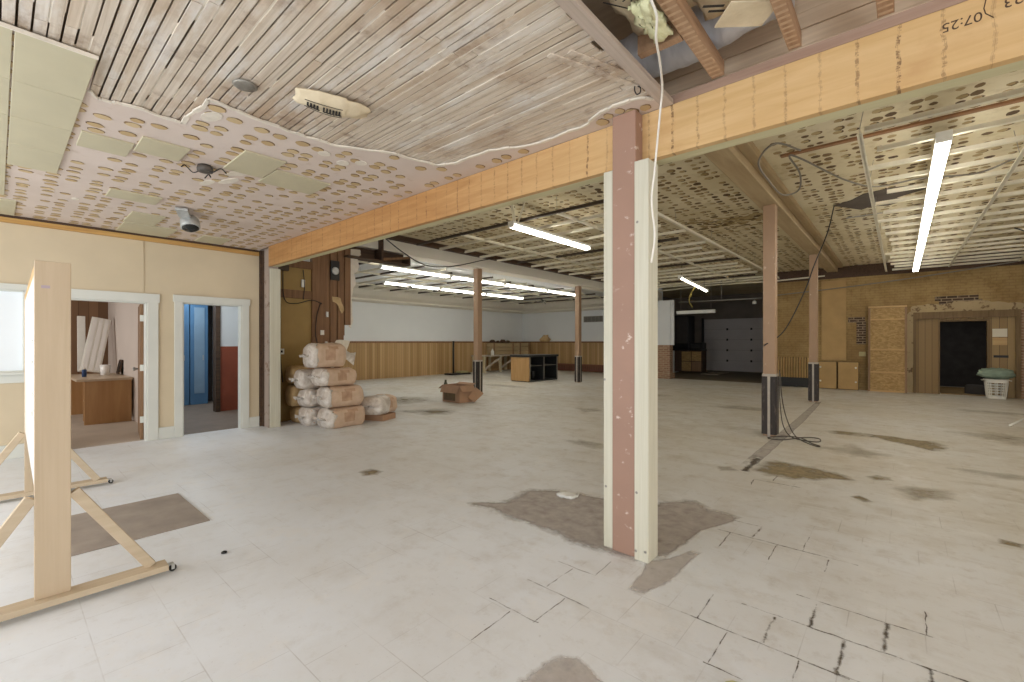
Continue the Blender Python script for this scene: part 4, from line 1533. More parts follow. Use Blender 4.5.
ob = thing('outlet_box', 'round black ceiling outlet box with loose wires and peeled white paint', 'outlet box', (-4.58, 1.19, ZC))
q = MB()
q.lathe([(0.055, -0.003), (0.062, -0.03), (0.058, -0.055), (0.03, -0.062)], 20)
obj('box_body', q, plain('sooty_grey_metal', rgb(88, 82, 76), 0.6, 0.3, 0.2, 14), ob)
for a in (0.4, 2.4, 4.2):
    q = MB()
    q.tube(smooth_path([(0.04 * math.cos(a), 0.04 * math.sin(a), -0.05), (0.09 * math.cos(a), 0.09 * math.sin(a), -0.07), (0.14 * math.cos(a + .3), 0.14 * math.sin(a + .3), -0.03), (0.17 * math.cos(a + .5), 0.17 * math.sin(a + .5), -0.06)], 5), 0.005, 6)
    obj('wire', q, M['cable_black'], ob)
pf = MB()
for (x, y, a, b, g) in ((-4.55, 1.45, .16, .05, .5), (-4.85, 1.45, .14, .045, .3), (-5.05, 1.33, .12, .04, .2), (-3.55, 0.96, .10, .05, 0.2), (-3.55, 1.75, .05, .05, 0), (-3.62, 1.95, .06, .05, 0), (-3.5, 2.05, .05, .05, 0), (-6.7, 0.55, .06, .03, 0)):
    pf.prism([(x + a * math.cos(t) * math.cos(g) - b * math.sin(t) * math.sin(g), y + a * math.cos(t) * math.sin(g) + b * math.sin(t) * math.cos(g)) for t in [k * PI / 5 for k in range(10)]], ZC - 0.004, ZC - 0.0005)
obj('plaster_patch', pf, M['plaster_cut'], ceil_front)

cl = thing('can_light', 'tilted grey can spotlight with a black lens hanging below the ceiling', 'light', (-6.45, 1.52, ZC))
Mt = Matrix.Translation((0, 0, -0.10)) @ Matrix.Rotation(math.radians(-22), 4, 'Y') @ Matrix.Scale(0.72, 4)
q = MB()
q.lathe([(0.02, 0.10), (0.10, 0.085), (0.135, 0.03), (0.14, -0.10), (0.125, -0.115)], 26, 0, Mt)
obj('can_body', q, M['galv'], cl)
q = MB()
q.lathe([(0.122, -0.112), (0.11, -0.125), (0.07, -0.150), (0.02, -0.160)], 26, 0, Mt)
obj('lens', q, plain('dark_lens', rgb(36, 38, 38), 0.15, 0, 0.1, 6), cl)
q = MB()
q.bar((0.30, -0.15, -0.03), (0.06, -0.06, -0.06), 0.12, 0.03)
obj('mounting_arm', q, M['galv'], cl, bevel=0.006)
dl = MB()
dl.lathe([(0.055, 0.012), (0.068, 0.002), (0.058, -0.006), (0.02, -0.009)], 20)
o = tag(obj('junction_cover', dl, M['steel_dull']), 'small dusty round cover plate set in the wood lath', 'cover plate')
o.location = (-2.98, 0.98, ZC + 0.002)

# torn insulation paper poking down through the lath
tp = thing('torn_paper', 'torn kraft insulation paper hanging out of the wood lath', 'paper', (-2.74, 1.40, ZC))
q = MB()
n1, n2 = 16, 10
vs = []
A, B_ = Vector((-0.07, -0.20, 0)), Vector((0.06, 0.22, 0))
for s in (0, 1):
    for i in range(n1 + 1):
        for j in range(n2 + 1):
            u, v = i / n1, j / n2
            wdt = 0.095 * (0.55 + 0.6 * math.sin(PI * min(1, u * 0.85 + 0.1)))
            c = A.lerp(B_, u)
            pz = -0.015 - 0.075 * math.sin(PI * v) * math.sin(PI * (0.12 + 0.8 * u)) - 0.012 * noise.noise(Vector((u * 5, v * 4, 3)))
            ed = 0.02 * noise.noise(Vector((u * 9, v * 3, 7)))
            vs.append((c.x + (v - .5) * 2 * wdt * 0.93 + ed, c.y - (v - .5) * 2 * wdt * 0.35 + ed, pz + s * 0.006))
w_ = n2 + 1
o_ = (n1 + 1) * w_
fs = []
for i in range(n1):
    for j in range(n2):
        a = i * w_ + j
        fs += [(a, a + 1, a + w_ + 1, a + w_), (o_ + a, o_ + a + w_, o_ + a + w_ + 1, o_ + a + 1)]
for i in range(n1):
    fs += [(i * w_, (i + 1) * w_, o_ + (i + 1) * w_, o_ + i * w_), (i * w_ + n2, o_ + i * w_ + n2, o_ + (i + 1) * w_ + n2, (i + 1) * w_ + n2)]
for j in range(n2):
    fs += [(j, o_ + j, o_ + j + 1, j + 1), (n1 * w_ + j, n1 * w_ + j + 1, o_ + n1 * w_ + j + 1, o_ + n1 * w_ + j)]
q.add(vs, fs, 0, True)
obj('paper_sheet', q, M['kraft_paper'], tp)
def paper_pt(u, v, off=0.004):
    wdt = 0.095 * (0.55 + 0.6 * math.sin(PI * min(1, u * 0.85 + 0.1)))
    c = A.lerp(B_, u)
    return (c.x + (v - .5) * 2 * wdt * 0.93, c.y - (v - .5) * 2 * wdt * 0.35, -0.015 - 0.075 * math.sin(PI * v) * math.sin(PI * (0.12 + 0.8 * u)) - 0.012 - off)


q = MB()
for i in range(11):
    u = 0.16 + i * 0.042
    if i in (4,):
        continue
    q.bar(paper_pt(u, 0.64), paper_pt(u, 0.76), 0.011, 0.004)
    q.bar(paper_pt(u, 0.64), paper_pt(u + 0.03, 0.65), 0.009, 0.004)
for v in (0.59, 0.81):
    q.tube([paper_pt(0.12 + 0.05 * i, v) for i in range(11)], 0.0022, 5)
obj('printing', q, M['paper_black'], tp)
hk = MB()
hk.tube(smooth_path([(-1.21, 2.525, ZC + 0.012), (-1.21, 2.525, ZC - 0.02), (-1.20, 2.53, ZC - 0.045), (-1.18, 2.535, ZC - 0.04), (-1.18, 2.54, ZC - 0.01), (-1.195, 2.535, ZC + 0.005)], 5), 0.004, 6)
tag(obj('wire_hook', hk, M['cable_black']), 'small black wire loop hanging from the lath above the column', 'wire')

# white cable dropping from the opened bay, down past the column
wc = MB()
wc.tube(smooth_path([(-0.868, 1.98, 3.0), (-0.875, 2.06, 2.97), (-0.925, 2.17, 2.945), (-0.985, 2.36, 2.94), (-1.07, 2.6, 2.93), (-1.125, 2.70, 2.85), (-1.16, 2.70, 2.5), (-1.18, 2.70, 2.31), (-1.16, 2.70, 2.09), (-1.182, 2.70, 1.92)], 8), 0.0065, 8)
tag(obj('white_cable', wc, M['cable_white']), 'thin white cable dropping from the opened ceiling past the column', 'cable')
# white cable at the right edge
wc = MB()
wc.tube(smooth_path([(1.62, 4.7, 3.68), (1.62, 4.72, 3.2), (1.55, 4.75, 2.75), (1.50, 4.75, 2.35), (1.53, 4.75, 2.1), (1.62, 4.75, 1.88), (1.85, 4.75, 1.6), (2.1, 4.8, 1.1), (2.3, 4.85, 0.5), (2.4, 4.9, 0.10), (2.6, 5.0, 0.016), (3.1, 5.1, 0.016)], 8), 0.013, 8)
tag(obj('white_cable', wc, M['cable_white']), 'thick white cable hanging in a bow at the far right', 'cable')
# long sagging line across the ochre wall
wc = MB()
wc.tube([(-3.1 + 5.4 * i / 20, YB - 0.35, 2.92 + 0.50 * i / 20 - 0.06 * math.sin(PI * i / 20)) for i in range(21)], 0.016, 6)
tag(obj('conduit', wc, M['cable_grey']), 'long thin conduit sloping across the ochre wall below the ceiling', 'conduit')
wc = MB()
wc.tube([(-7.2, 16.6, 3.36), (-5.0, 16.3, 3.40), (-3.0, 16.2, 3.36), (-1.7, 16.25, 3.40)], 0.022, 8)
tag(obj('conduit', wc, M['grid_white']), 'white pipe running below the ceiling in front of the dark recess', 'conduit')
wc = MB()
wc.tube([(-6.6, 17.6, 2.98), (-3.2, 17.6, 2.96)], 0.03, 8)
wc2 = tag(obj('conduit', wc, M['steel_dull']), 'grey pipe hung low across the top of the dark recess', 'conduit')
wc = MB()
wc.tube([(-5.0, 17.6, 2.96), (-5.0, 17.6, ZR)], 0.02, 8)
obj('hanger', wc, M['steel_dull'], wc2)
# black wire from the post up to the ceiling
wc = MB()
wc.tube(smooth_path([(-1.55, 7.56, 1.36), (-1.33, 7.87, 1.6), (-1.12, 8.19, 2.19), (-1.03, 8.51, 2.64), (-0.89, 8.83, 3.19), (-0.83, 9.15, 3.69)], 8), 0.009, 6)
tag(obj('black_wire', wc, M['cable_black']), 'thin black wire slanting from the front post up to the ceiling', 'wire')
# coil of black cable at the foot of the front post
wc = MB()
pts = [(-1.365, 7.70, 1.0), (-1.36, 7.66, 0.75), (-1.34, 7.62, 0.45), (-1.30, 7.58, 0.2), (-1.2, 7.55, 0.05), (-1.02, 7.56, 0.012), (-0.86, 7.60, 0.012), (-0.90, 7.86, 0.012), (-1.08, 7.78, 0.014),
       (-1.25, 7.42, 0.016), (-1.42, 7.38, 0.012), (-1.46, 7.48, 0.012), (-1.3, 7.70, 0.014), (-1.1, 7.70, 0.018), (-0.92, 7.40, 0.014), (-0.82, 7.30, 0.012), (-0.86, 7.26, 0.012), (-1.05, 7.48, 0.022), (-1.18, 7.6, 0.1), (-1.28, 7.64, 0.35), (-1.33, 7.66, 0.62), (-1.362, 7.72, 0.95)]
wc.tube(smooth_path(pts, 7), 0.0075, 6)
tag(obj('cable_coil', wc, plain('dusty_black_cable', rgb(74, 68, 60), 0.6, 0, 0.1, 20)), 'black cable hanging down the front post and coiled on the floor', 'cable')
# drooping cable under the cream soffit
wc = MB()
wc.tube(smooth_path([(-8.02, 5.1, 3.64), (-8.02, 5.7, 3.33), (-8.02, 6.3, 3.14), (-8.02, 7.1, 3.22), (-8.02, 8.1, 3.5), (-8.02, 8.5, 3.60)], 8), 0.012, 6)
tag(obj('drooping_cable', wc, M['cable_black']), 'black cable drooping in front of the cream soffit', 'cable')

# wiring clusters under the grids
def cluster(loc, label, seed, box_mat=None):
    r = random.Random(seed)
    t = thing('junction_box', label, 'junction box', loc)
    b = MB()
    b.box(-0.09, 0.09, -0.06, 0.06, -0.05, 0.05)
    obj('box_body', b, box_mat or M['steel_dull'], t, bevel=0.006)
    for i in range(4):
        a = MB()
        g = r.uniform(0, 2 * PI)
        a.tube(smooth_path([(0, 0, 0.03), (0.15 * math.cos(g), 0.15 * math.sin(g), -0.06 + r.uniform(-.05, .1)), (0.3 * math.cos(g + .4), 0.3 * math.sin(g + .4), r.uniform(-.04, .03)), (0.45 * math.cos(g + .2), 0.45 * math.sin(g + .2), 0.045)], 5), 0.010, 6)
        obj('cable', a, M['cable_black'], t)
    return t


cluster((-4.05, 8.6, 3.32), 'wiring box with black cables under the grid beside the column', 1)
cluster((1.75, 11.6, 3.30), 'wiring box with black cables under the right-hand grid', 2)
cluster((2.9, 11.6, 3.30), 'olive plastic box hung under the grid at far right', 3, M['olive_box'])
cluster((-11.4, 8.3, 3.10), 'wiring box with black cables beside the left-room lights', 5)
cluster((-11.2, 14.9, 3.12), 'wiring box with black cables at the end of the left-room light row', 6)
ps = MB()
ps.tube([(2.0, 13.0, 3.40), (2.0, 13.0, 3.05)], 0.004, 5)
ps.lathe([(0.018, 0), (0.022, 0.05), (0.012, 0.17)], 10, 0, Matrix.Translation((2.0, 13.0, 2.88)))
tag(obj('pull_cord', ps, M['white_plastic']), 'white pull cord hanging under the right-hand grid', 'pull cord')
# metal bracket the single light hangs from
hb = MB()
hb.bar((-4.78, 5.58, 3.36), (-4.78, 5.50, ZR), 0.05, 0.02)
hb.bar((-4.74, 5.60, 3.36), (-4.60, 5.62, ZR), 0.02, 0.02)
tag(obj('hanging_bracket', hb, M['grid_white']), 'pale metal bracket holding the near end of the single hanging light', 'bracket')
for yy in (13.2, 15.2):
    hb = MB()
    zt = 3.22 + (14.25 - yy) * 0.0785 + 0.05
    hb.tube([(-4.85, yy, zt), (-4.85, yy, ZR)], 0.006, 6)
    tag(obj('hanger_wire', hb, M['cable_black']), 'thin wire holding the ' + ('near' if yy < 14 else 'far') + ' end of the aslant warm light', 'wire')
hb = MB()
hb.tube(smooth_path([(-4.88, 14.4, 3.14), (-5.0, 14.4, 2.95), (-5.05, 14.4, 2.7), (-4.95, 14.4, 2.52)], 6), 0.012, 6)
tag(obj('yellow_cord', hb, M['cable_yellow']), 'yellow cord dangling from the aslant warm light', 'cord')
for i, (x, y, lab) in enumerate(((-3.7, 7.9, 'round grey ceiling speaker lying on the grid behind the column'),)):
    q = MB()
    q.lathe([(0.22, 0.05), (0.24, 0.02), (0.24, -0.01), (0.12, -0.03), (0.03, -0.035)], 24, 0, Matrix.Translation((x, y, 3.44)))
    tag(obj('ceiling_diffuser', q, M['steel_dull']), lab, 'diffuser')
hp = MB()
hp.prism([(0, 0), (0.5, 0.02), (0.48, 0.12), (0.1, 0.10)], 0, 0.02, 0, Matrix.Translation((-0.72, 9.85, 3.60)) @ Matrix.Rotation(math.radians(14), 4, 'X'))
tag(obj('hanging_plaster', hp, M['steel_dull']), 'grey strip of plaster hanging below the torn ceiling hole', 'plaster')

# ------------------------------------------------------------------ rolling whiteboard at the left
rw = thing('rolling_whiteboard', 'tall plywood-framed rolling whiteboard seen almost edge-on at left', 'whiteboard', (-4.72, 0.215, 0), -0.0135)
XA, XB = -3.42 + 4.72, -6.0 + 4.72      # near and far end, local
YC = 0.0
for xx in (XA, XB):
    s = -1 if xx == XA else 1
    p = MB()
    p.box(min(xx, xx + s * 0.045), max(xx, xx + s * 0.045), -0.070, 0.068, 0.062, 1.85)
    obj('end_post', p, M['ply_face'], rw, bevel=0.003)
    f = MB()
    f.box(min(xx + 0.05, xx - 0.06), max(xx + 0.05, xx - 0.06), -0.48, 0.49, 0.028, 0.062)
    obj('foot', f, M['ply_y'], rw, bevel=0.003)
    for sy in (-1, 1):
        b = MB()
        b.bar((xx + s * 0.024, sy * 0.415, 0.065), (xx + s * 0.024, sy * 0.080, 0.60), 0.042, 0.052, 0, (0, sy, 0.6))
        obj('brace', b, M['ply_y'], rw, bevel=0.003)
        cst = MB()
        ye = 0.518 if sy > 0 else -0.508
        Mw = Matrix.Translation((xx, ye, 0.0))
        cst.lathe([(0.008, -0.009), (0.020, -0.007), (0.020, 0.007), (0.008, 0.009)], 16, 0, Mw @ Matrix.Translation((0, 0, 0.020)) @ Matrix.Rotation(PI / 2, 4, 'Y'))
        c_o = obj('caster', cst, M['rubber'], rw)
        ck = MB()
        ck.box(-0.016, 0.016, -sy * 0.028, sy * 0.004, 0.043, 0.050, 0, Mw)
        ck.box(-0.015, -0.011, -0.008, 0.008, 0.014, 0.044, 0, Mw)
        ck.box(0.011, 0.015, -0.008, 0.008, 0.014, 0.044, 0, Mw)
        obj('caster_fork', ck, M['galv'], c_o)
bd = MB()
bd.box(XB + 0.045, XA - 0.045, -0.066, -0.048, 0.62, 1.79)
obj('board', bd, M['board_white'], rw)
bd = MB()
bd.box(XB + 0.045, XA - 0.045, -0.066, -0.03, 1.79, 1.85)
obj('top_rail', bd, M['pine_x'], rw, bevel=0.003)
bd = MB()
bd.box(XB + 0.045, XA - 0.045, -0.048, 0.045, 0.56, 0.62)
obj('bottom_rail', bd, M['pine_x'], rw, bevel=0.003)
for (x, zz) in ((-0.02, 1.42), (-0.05, 1.30), (-0.02, 1.12), (-0.06, 1.0)):
    t_ = MB()
    t_.lathe([(0.012, 0), (0.014, 0.006), (0.008, 0.012)], 12, 0, Matrix.Translation((XA - 0.30 + x * 2, -0.066, zz)) @ Matrix.Rotation(PI / 2, 4, 'X'))
    obj('magnet', t_, M['white_plastic'], rw)
sp = MB()
sp.box(XA + 0.0, XA + 0.0008, -0.045, -0.012, 1.705, 1.72)
obj('pencil_mark', sp, plain('pale_violet_mark', rgb(176, 160, 172), 0.8), rw)

mt = MB()
mt.box(-5.1, -4.14, 0.28, 1.11, 0, 0.008)
tag(obj('floor_mat', mt, M['mat_brown'], bevel=0.003), 'grey-brown rubber mat lying on the floor behind the rolling whiteboard', 'mat')
sc = MB()
vs = []
for i in range(7):
    for j in range(7):
        u, v = i / 6 - .5, j / 6 - .5
        vs.append((u * 0.16 + 0.02 * noise.noise(Vector((u * 6, v * 6, 1))), v * 0.13 + 0.02 * noise.noise(Vector((u * 6, v * 6, 4))), 0.030 + 0.030 * noise.noise(Vector((u * 9, v * 9, 2)))))
vs2 = [(a, b, max(0.001, c - 0.022)) for a, b, c in vs]
fs = []
for i in range(6):
    for j in range(6):
        a = i * 7 + j
        fs += [(a, a + 1, a + 8, a + 7), (49 + a, 49 + a + 7, 49 + a + 8, 49 + a + 1)]
rim = [i for i in range(7)] + [i * 7 + 6 for i in range(1, 7)] + [42 + i for i in range(5, -1, -1)] + [i * 7 for i in range(5, 0, -1)]
for a, b in zip(rim, rim[1:] + rim[:1]):
    fs.append((a, b, 49 + b, 49 + a))
sc.add(vs + vs2, fs, 0, True)
o = tag(obj('paper_scrap', sc, M['white_plastic']), 'crumpled white paper scrap on the bare cement left of the column', 'paper')
o.location = (-2.3, 3.43, 0)
lf = MB()
lf.prism([(-0.05, 0), (-0.03, 0.025), (0.0, 0.032), (0.035, 0.02), (0.055, -0.004), (0.03, -0.022), (-0.02, -0.026)], 0.0012, 0.006)
o = tag(obj('dry_leaf', lf, plain('dry_yellow_leaf', rgb(196, 192, 140), 0.8, 0, 0.1, 20)), 'small pale yellow leaf on the floor at the bottom edge', 'leaf')
o.location = (-0.50, 1.99, 0)
st_ = MB()
st_.tube([(1.40, 11.2, 0.016), (1.9, 13.0, 0.016)], 0.015, 8)
tag(obj('white_rod', st_, M['white_plastic']), 'thin white rod lying on the floor at the right edge', 'rod')
for (x, y, r, lab) in ((-3.93, 1.05, 0.018, 'tiny dark pebble on the floor beside the mat'),):
    pb = MB()
    pb.lathe([(0.004, 0.0), (r, 0.004), (r * .9, 0.012), (0.003, 0.018)], 10, 0, Matrix.Translation((x + 0.5, y - 0.05, 0)))
    tag(obj('pebble', pb, M['rubber']), lab, 'pebble')

# ------------------------------------------------------------------ office and hall things
dk = thing('office_desk', 'brown wooden desk with an open kneehole in the office', 'desk', (-10.45, 0.93, 0))
q = MB()
q.box(-0.05, 0.0, 0.04, 0.66, 0, 0.745)
obj('end_panel', q, M['desk_wood'], dk, bevel=0.004)
q = MB()
q.box(-1.75, -1.70, -0.02, 0.60, 0, 0.745)
obj('side_panel', q, M['desk_wood'], dk, bevel=0.004)
q = MB()
q.box(-1.70, -0.05, 0.57, 0.60, 0.10, 0.745)
obj('back_panel', q, M['desk_wood'], dk, bevel=0.004)
q = MB()
q.box(-0.62, -0.58, 0.08, 0.57, 0.0, 0.745)
obj('inner_panel', q, M['desk_wood'], dk, bevel=0.004)
q = MB()
q.box(-0.58, -0.05, 0.08, 0.57, 0.36, 0.385)
obj('shelf', q, M['desk_wood'], dk)
q = MB()
q.box(-1.78, 0.03, -0.06, 0.675, 0.745, 0.785)
obj('desktop', q, M['desk_top'], dk, bevel=0.005)
TZ = 0.786
q = MB()
q.box(-0.07, 0.07, -0.10, 0.10, 0.01, 0.24)
o = tag(obj('paper_bundle', q, M['white_enamel'], bevel=0.01), 'pale bundle lying in the kneehole shelf of the office desk', 'bundle')
o.location = (-10.75, 1.30, 0.386)
cn = thing('spray_can', 'small blue can on the left corner of the office desk', 'can', (-11.2, 1.04, TZ))
q = MB()
q.lathe([(0.030, 0), (0.033, 0.004), (0.033, 0.12), (0.026, 0.135)], 18)
obj('can_body', q, M['blue_can'], cn)
q = MB()
q.lathe([(0.022, 0.135), (0.022, 0.16), (0.012, 0.168)], 16)
obj('cap', q, M['white_plastic'], cn)
q = MB()
q.lathe([(0.05, 0), (0.056, 0.004), (0.066, 0.13), (0.062, 0.132)], 4, 0, Matrix.Rotation(0.5, 4, 'Z') @ Matrix.Scale(1.5, 4))
o = tag(obj('paper_box', q, M['board_white']), 'small white box on the middle of the office desk', 'box')
o.location = (-11.5, 1.36, TZ)
fr = thing('picture_frame', 'small dark framed picture leaning on the white office wall', 'picture frame', (-11.6, 1.60, TZ))
Mp = Matrix.Rotation(math.radians(-10), 4, 'X')
q = MB()
for a, b, c, d in ((-.15, .15, 0, .03), (-.15, .15, .25, .28), (-.15, -.12, .03, .25), (.12, .15, .03, .25)):
    q.box(a, b, -0.055, -0.035, c, d, 0, Mp)
obj('frame', q, M['brown_dark'], fr)
q = MB()
q.box(-.12, .12, -0.048, -0.038, .03, .25, 0, Mp)
obj('picture', q, M['black_metal'], fr)
for i, (y0, x0, tl, hh, lab) in enumerate(((1.10, -12.25, 0.05, 1.18, 'long white louvre panel leaning upright behind the office desk, left of the pair'),
                                          (1.20, -12.05, 0.40, 1.16, 'wide white louvre panel leaning aslant behind the office desk'))):
    t = thing('louvre_panel', lab, 'louvre panel', (x0, y0, TZ + 0.05))
    Mq = Matrix.Rotation(-tl * 0.5, 4, 'X') @ Matrix.Rotation(-0.35, 4, 'Y')
    wv = 0.06 if i == 0 else 0.15
    q = MB()
    q.box(-0.02, 0.02, -wv, wv, 0.0, hh, 0, Mq)
    obj('panel', q, M['white_enamel'], t, bevel=0.004)
    if i:
        for c in range(3):
            q = MB()
            q.box(0.02, 0.032, -wv + 0.025 + c * 0.09, -wv + 0.025 + c * 0.09 + 0.065, 0.03, hh - 0.03, 0, Mq)
            obj('lens_strip', q, M['board_white'], t)
sw = MB()
sw.box(-9.74, -9.66, 1.607, 1.62, 1.17, 1.29)
tag(obj('light_switch', sw, M['galv'], bevel=0.003), 'small switch plate on the white office wall', 'switch')
dl_ = thing('door_leaf', 'brown door leaf standing open inside the first doorway', 'door', (XL - 0.125, 1.375, 0), -0.13)
q = MB()
q.box(-0.80, -0.01, -0.02, 0.02, 0.01, 1.97)
obj('leaf', q, M['door_brown'], dl_, bevel=0.003)
for zz in (0.25, 1.0, 1.72):
    q = MB()
    q.box(-0.012, 0.004, -0.021, 0.021, zz, zz + 0.09)
    obj('hinge', q, M['trim_white'], dl_)
q = MB()
q.lathe([(0.012, 0), (0.014, 0.03), (0.028, 0.04), (0.028, 0.06), (0.01, 0.066)], 16, 0, Matrix.Translation((-0.72, -0.02, 1.0)) @ Matrix.Rotation(PI / 2, 4, 'X'))
obj('knob', q, M['galv'], dl_)
# blue lockers in the hall beyond the second doorway
for i in range(3):
    t = thing('blue_locker', ('first', 'second', 'third')[i] + ' blue-painted locker from the left seen through the second doorway', 'locker', (-12.25, 2.30 + i * 0.36, 0.004))
    q = MB()
    q.box(-0.2, 0.2, -0.17, 0.17, 0, 2.40)
    obj('body', q, M['blue'], t, bevel=0.006)
    q = MB()
    q.box(0.2, 0.215, -0.10, 0.10, 0.25, 2.2)
    obj('door_panel', q, M['blue_pale'] if i != 1 else M['blue'], t, bevel=0.004)
    q = MB()
    q.box(0.215, 0.235, 0.06, 0.075, 1.0, 1.12)
    obj('handle', q, M['galv'], t)
area('office_fill_light', (-11.0, -1.9, 1.6), (PI / 2, 0, 0), 1.4, 1.2, 60, (1.0, 0.97, 0.93))  # added fill that brightens the office; its walls have no window
area('storeroom_fill_light', (1.4, 18.4, 2.38), (0, 0, 0), 0.5, 0.3, 7, (1.0, 0.92, 0.8))  # added fill, no fixture: lifts the storeroom out of black
area('hall_fill_light', (-9.6, 2.45, 2.65), (0, 0, 0), 0.6, 0.3, 16, (0.9, 0.96, 1.0))  # added fill without a fixture, brightens the near hall
area('hall_fill_light', (-11.5, 2.55, 2.65), (0, 0, 0), 0.6, 0.3, 16, (0.85, 0.94, 1.0))  # second added fill, for the lockers at the hall's far end


# ------------------------------------------------------------------ wall remnant behind the sacks
XR_ = -8.36
rm = thing('stud_wall_remnant', 'torn brown timber wall stub with ochre panel behind the sacks', 'wall remnant', (XR_, 4.0, 0))
q = MB()
q.box(-0.03, 0.0, -0.80, -0.06, 0.0, 2.22)
q.box(-0.03, 0.0, -0.80, -0.06, 2.36, 2.80)
obj('ochre_panel', q, M['olive_panel'], rm)
for (a, b, z0, z1, d) in ((-1.04, -0.86, 0, 2.98, 0.01), (-0.84, -0.72, 0, 2.98, 0.035), (-0.13, 0.10, 0.0, 3.16, 0.05), (0.10, 0.20, 0.45, 3.24, 0.03), (0.22, 0.34, 0.5, 3.26, 0.06), (0.38, 0.50, 1.40, 3.26, 0.045), (0.52, 0.64, 1.76, 3.28, 0.06)):
    q = MB()
    q.box(-0.05, d, a, b, z0, z1)
    obj('stud', q, M['brown_old'], rm, bevel=0.004)
for z0, z1, d in ((2.22, 2.37, 0.03), (2.78, 2.92, 0.03)):
    q = MB()
    q.box(-0.05, d, -0.80, -0.13, z0, z1)
    obj('cross_rail', q, M['brown_old'], rm, bevel=0.004)
q = MB()
q.box(-0.05, 0.02, 0.20, 0.44, 0.9, 3.24)
q.box(-0.05, 0.02, 0.44, 0.53, 1.55, 3.24)
q.box(-0.05, 0.0, 0.52, 0.66, 2.0, 3.24)
obj('backing_board', q, M['brown_old'], rm)
YZ = Matrix(((0, 0, 1, 0), (1, 0, 0, 0), (0, 1, 0, 0), (0, 0, 0, 1)))
for poly, x in (([(0.64, 3.28), (0.86, 3.30), (0.88, 3.2), (0.80, 3.12), (0.84, 2.95), (0.78, 2.85), (0.72, 2.80), (0.76, 2.6), (0.70, 2.5), (0.68, 2.2), (0.70, 1.85), (0.66, 1.70), (0.62, 1.72)], 0.02),
                ([(0.34, 1.46), (0.62, 1.44), (0.52, 1.2), (0.40, 1.15), (0.36, 0.95), (0.22, 0.9), (0.24, 1.3)], 0.05),
                ([(0.25, 2.30), (0.42, 2.28), (0.5, 2.05), (0.45, 1.98), (0.36, 2.15), (0.26, 2.20)], 0.05)):
    q = MB()
    q.prism(jag(poly + poly[:1], 0.012, 3)[:-1], x, x + 0.018, 0, YZ)
    obj('plaster_shard', q, M['plaster_cut'] if poly[0][0] != 0.25 else M['kraft_tan'], rm)
q = MB()
q.box(0.02, 0.07, 0.22, 0.40, 2.62, 3.0)
eb_ = obj('electrical_box', q, M['black_metal'], rm, bevel=0.005)
q = MB()
q.lathe([(0.06, 0), (0.075, 0.01), (0.06, 0.025)], 20, 0, Matrix.Translation((0.07, 0.31, 2.80)) @ Matrix.Rotation(PI / 2, 4, 'Y'))
obj('dial', q, M['galv'], eb_)
for (y, zz, a, b) in ((-0.30, 2.50, .03, .07), (0.06, 1.60, .035, .045), (0.16, 1.95, .02, .05), (0.14, 1.40, .02, .03)):
    q = MB()
    q.box(0.03, 0.062, y - a, y + a, zz - b, zz + b)
    obj('socket_plate', q, M['white_plastic'], rm, bevel=0.004)
q = MB()
q.lathe([(0.02, 0.0), (0.075, 0.004), (0.075, 0.02), (0.03, 0.035)], 20, 0, Matrix.Translation((0.04, -0.78, 2.66)) @ Matrix.Rotation(PI / 2, 4, 'Y'))
obj('round_cap', q, M['white_plastic'], rm)
for pts in ([(0.05, -0.66, 2.75), (0.06, -0.64, 2.2), (0.06, -0.45, 2.12), (0.06, -0.15, 2.2), (0.06, 0.05, 2.15)], [(0.05, -0.30, 2.75), (0.06, -0.28, 2.45), (0.05, -0.30, 2.2)],
            [(0.06, 0.02, 2.15), (0.08, -0.06, 1.9), (0.09, -0.08, 1.5), (0.09, 0.05, 1.2), (0.08, 0.28, 1.1)], [(0.05, -0.7, 2.1), (0.05, -0.7, 1.2), (0.05, -0.66, 0.7)]):
    q = MB()
    q.tube(smooth_path(pts, 6), 0.008, 6)
    obj('cable', q, M['cable_black'], rm)
q = MB()
q.box(0.0, 0.012, -0.76, -0.62, 1.20, 1.30, 0, Matrix.Translation((0.0, 0, 0)) @ Matrix.Rotation(0.0, 4, 'X'))
cd_ = obj('white_card', q, M['white_plastic'], rm)
q = MB()
q.box(0.012, 0.014, -0.735, -0.645, 1.23, 1.27)
obj('card_print', q, M['paper_black'], cd_)
# broken box frame hanging below the beam end
bf = thing('broken_soffit_frame', 'broken brown box frame hanging below the beam next to the wall stub', 'frame', (-8.25, 5.0, 3.1))
for n_, args in (('side_board', (-0.20, -0.17, -0.5, 0.98, 0.03, 0.28)), ('bottom_board', (-0.17, 0.10, -0.5, 0.98, 0.0, 0.03)), ('cross_board', (-0.17, 0.10, 0.25, 0.30, 0.03, 0.58)), ('end_board', (-0.17, 0.10, 0.94, 0.98, 0.03, 0.18))):
    q = MB()
    q.box(*args)
    obj(n_, q, M['brown_dark'], bf, bevel=0.004)
q = MB()
q.bar((0.08, 0.3, 0.05), (0.08, 0.94, 0.17), 0.05, 0.05)
obj('diagonal_board', q, M['brown_old'], bf)


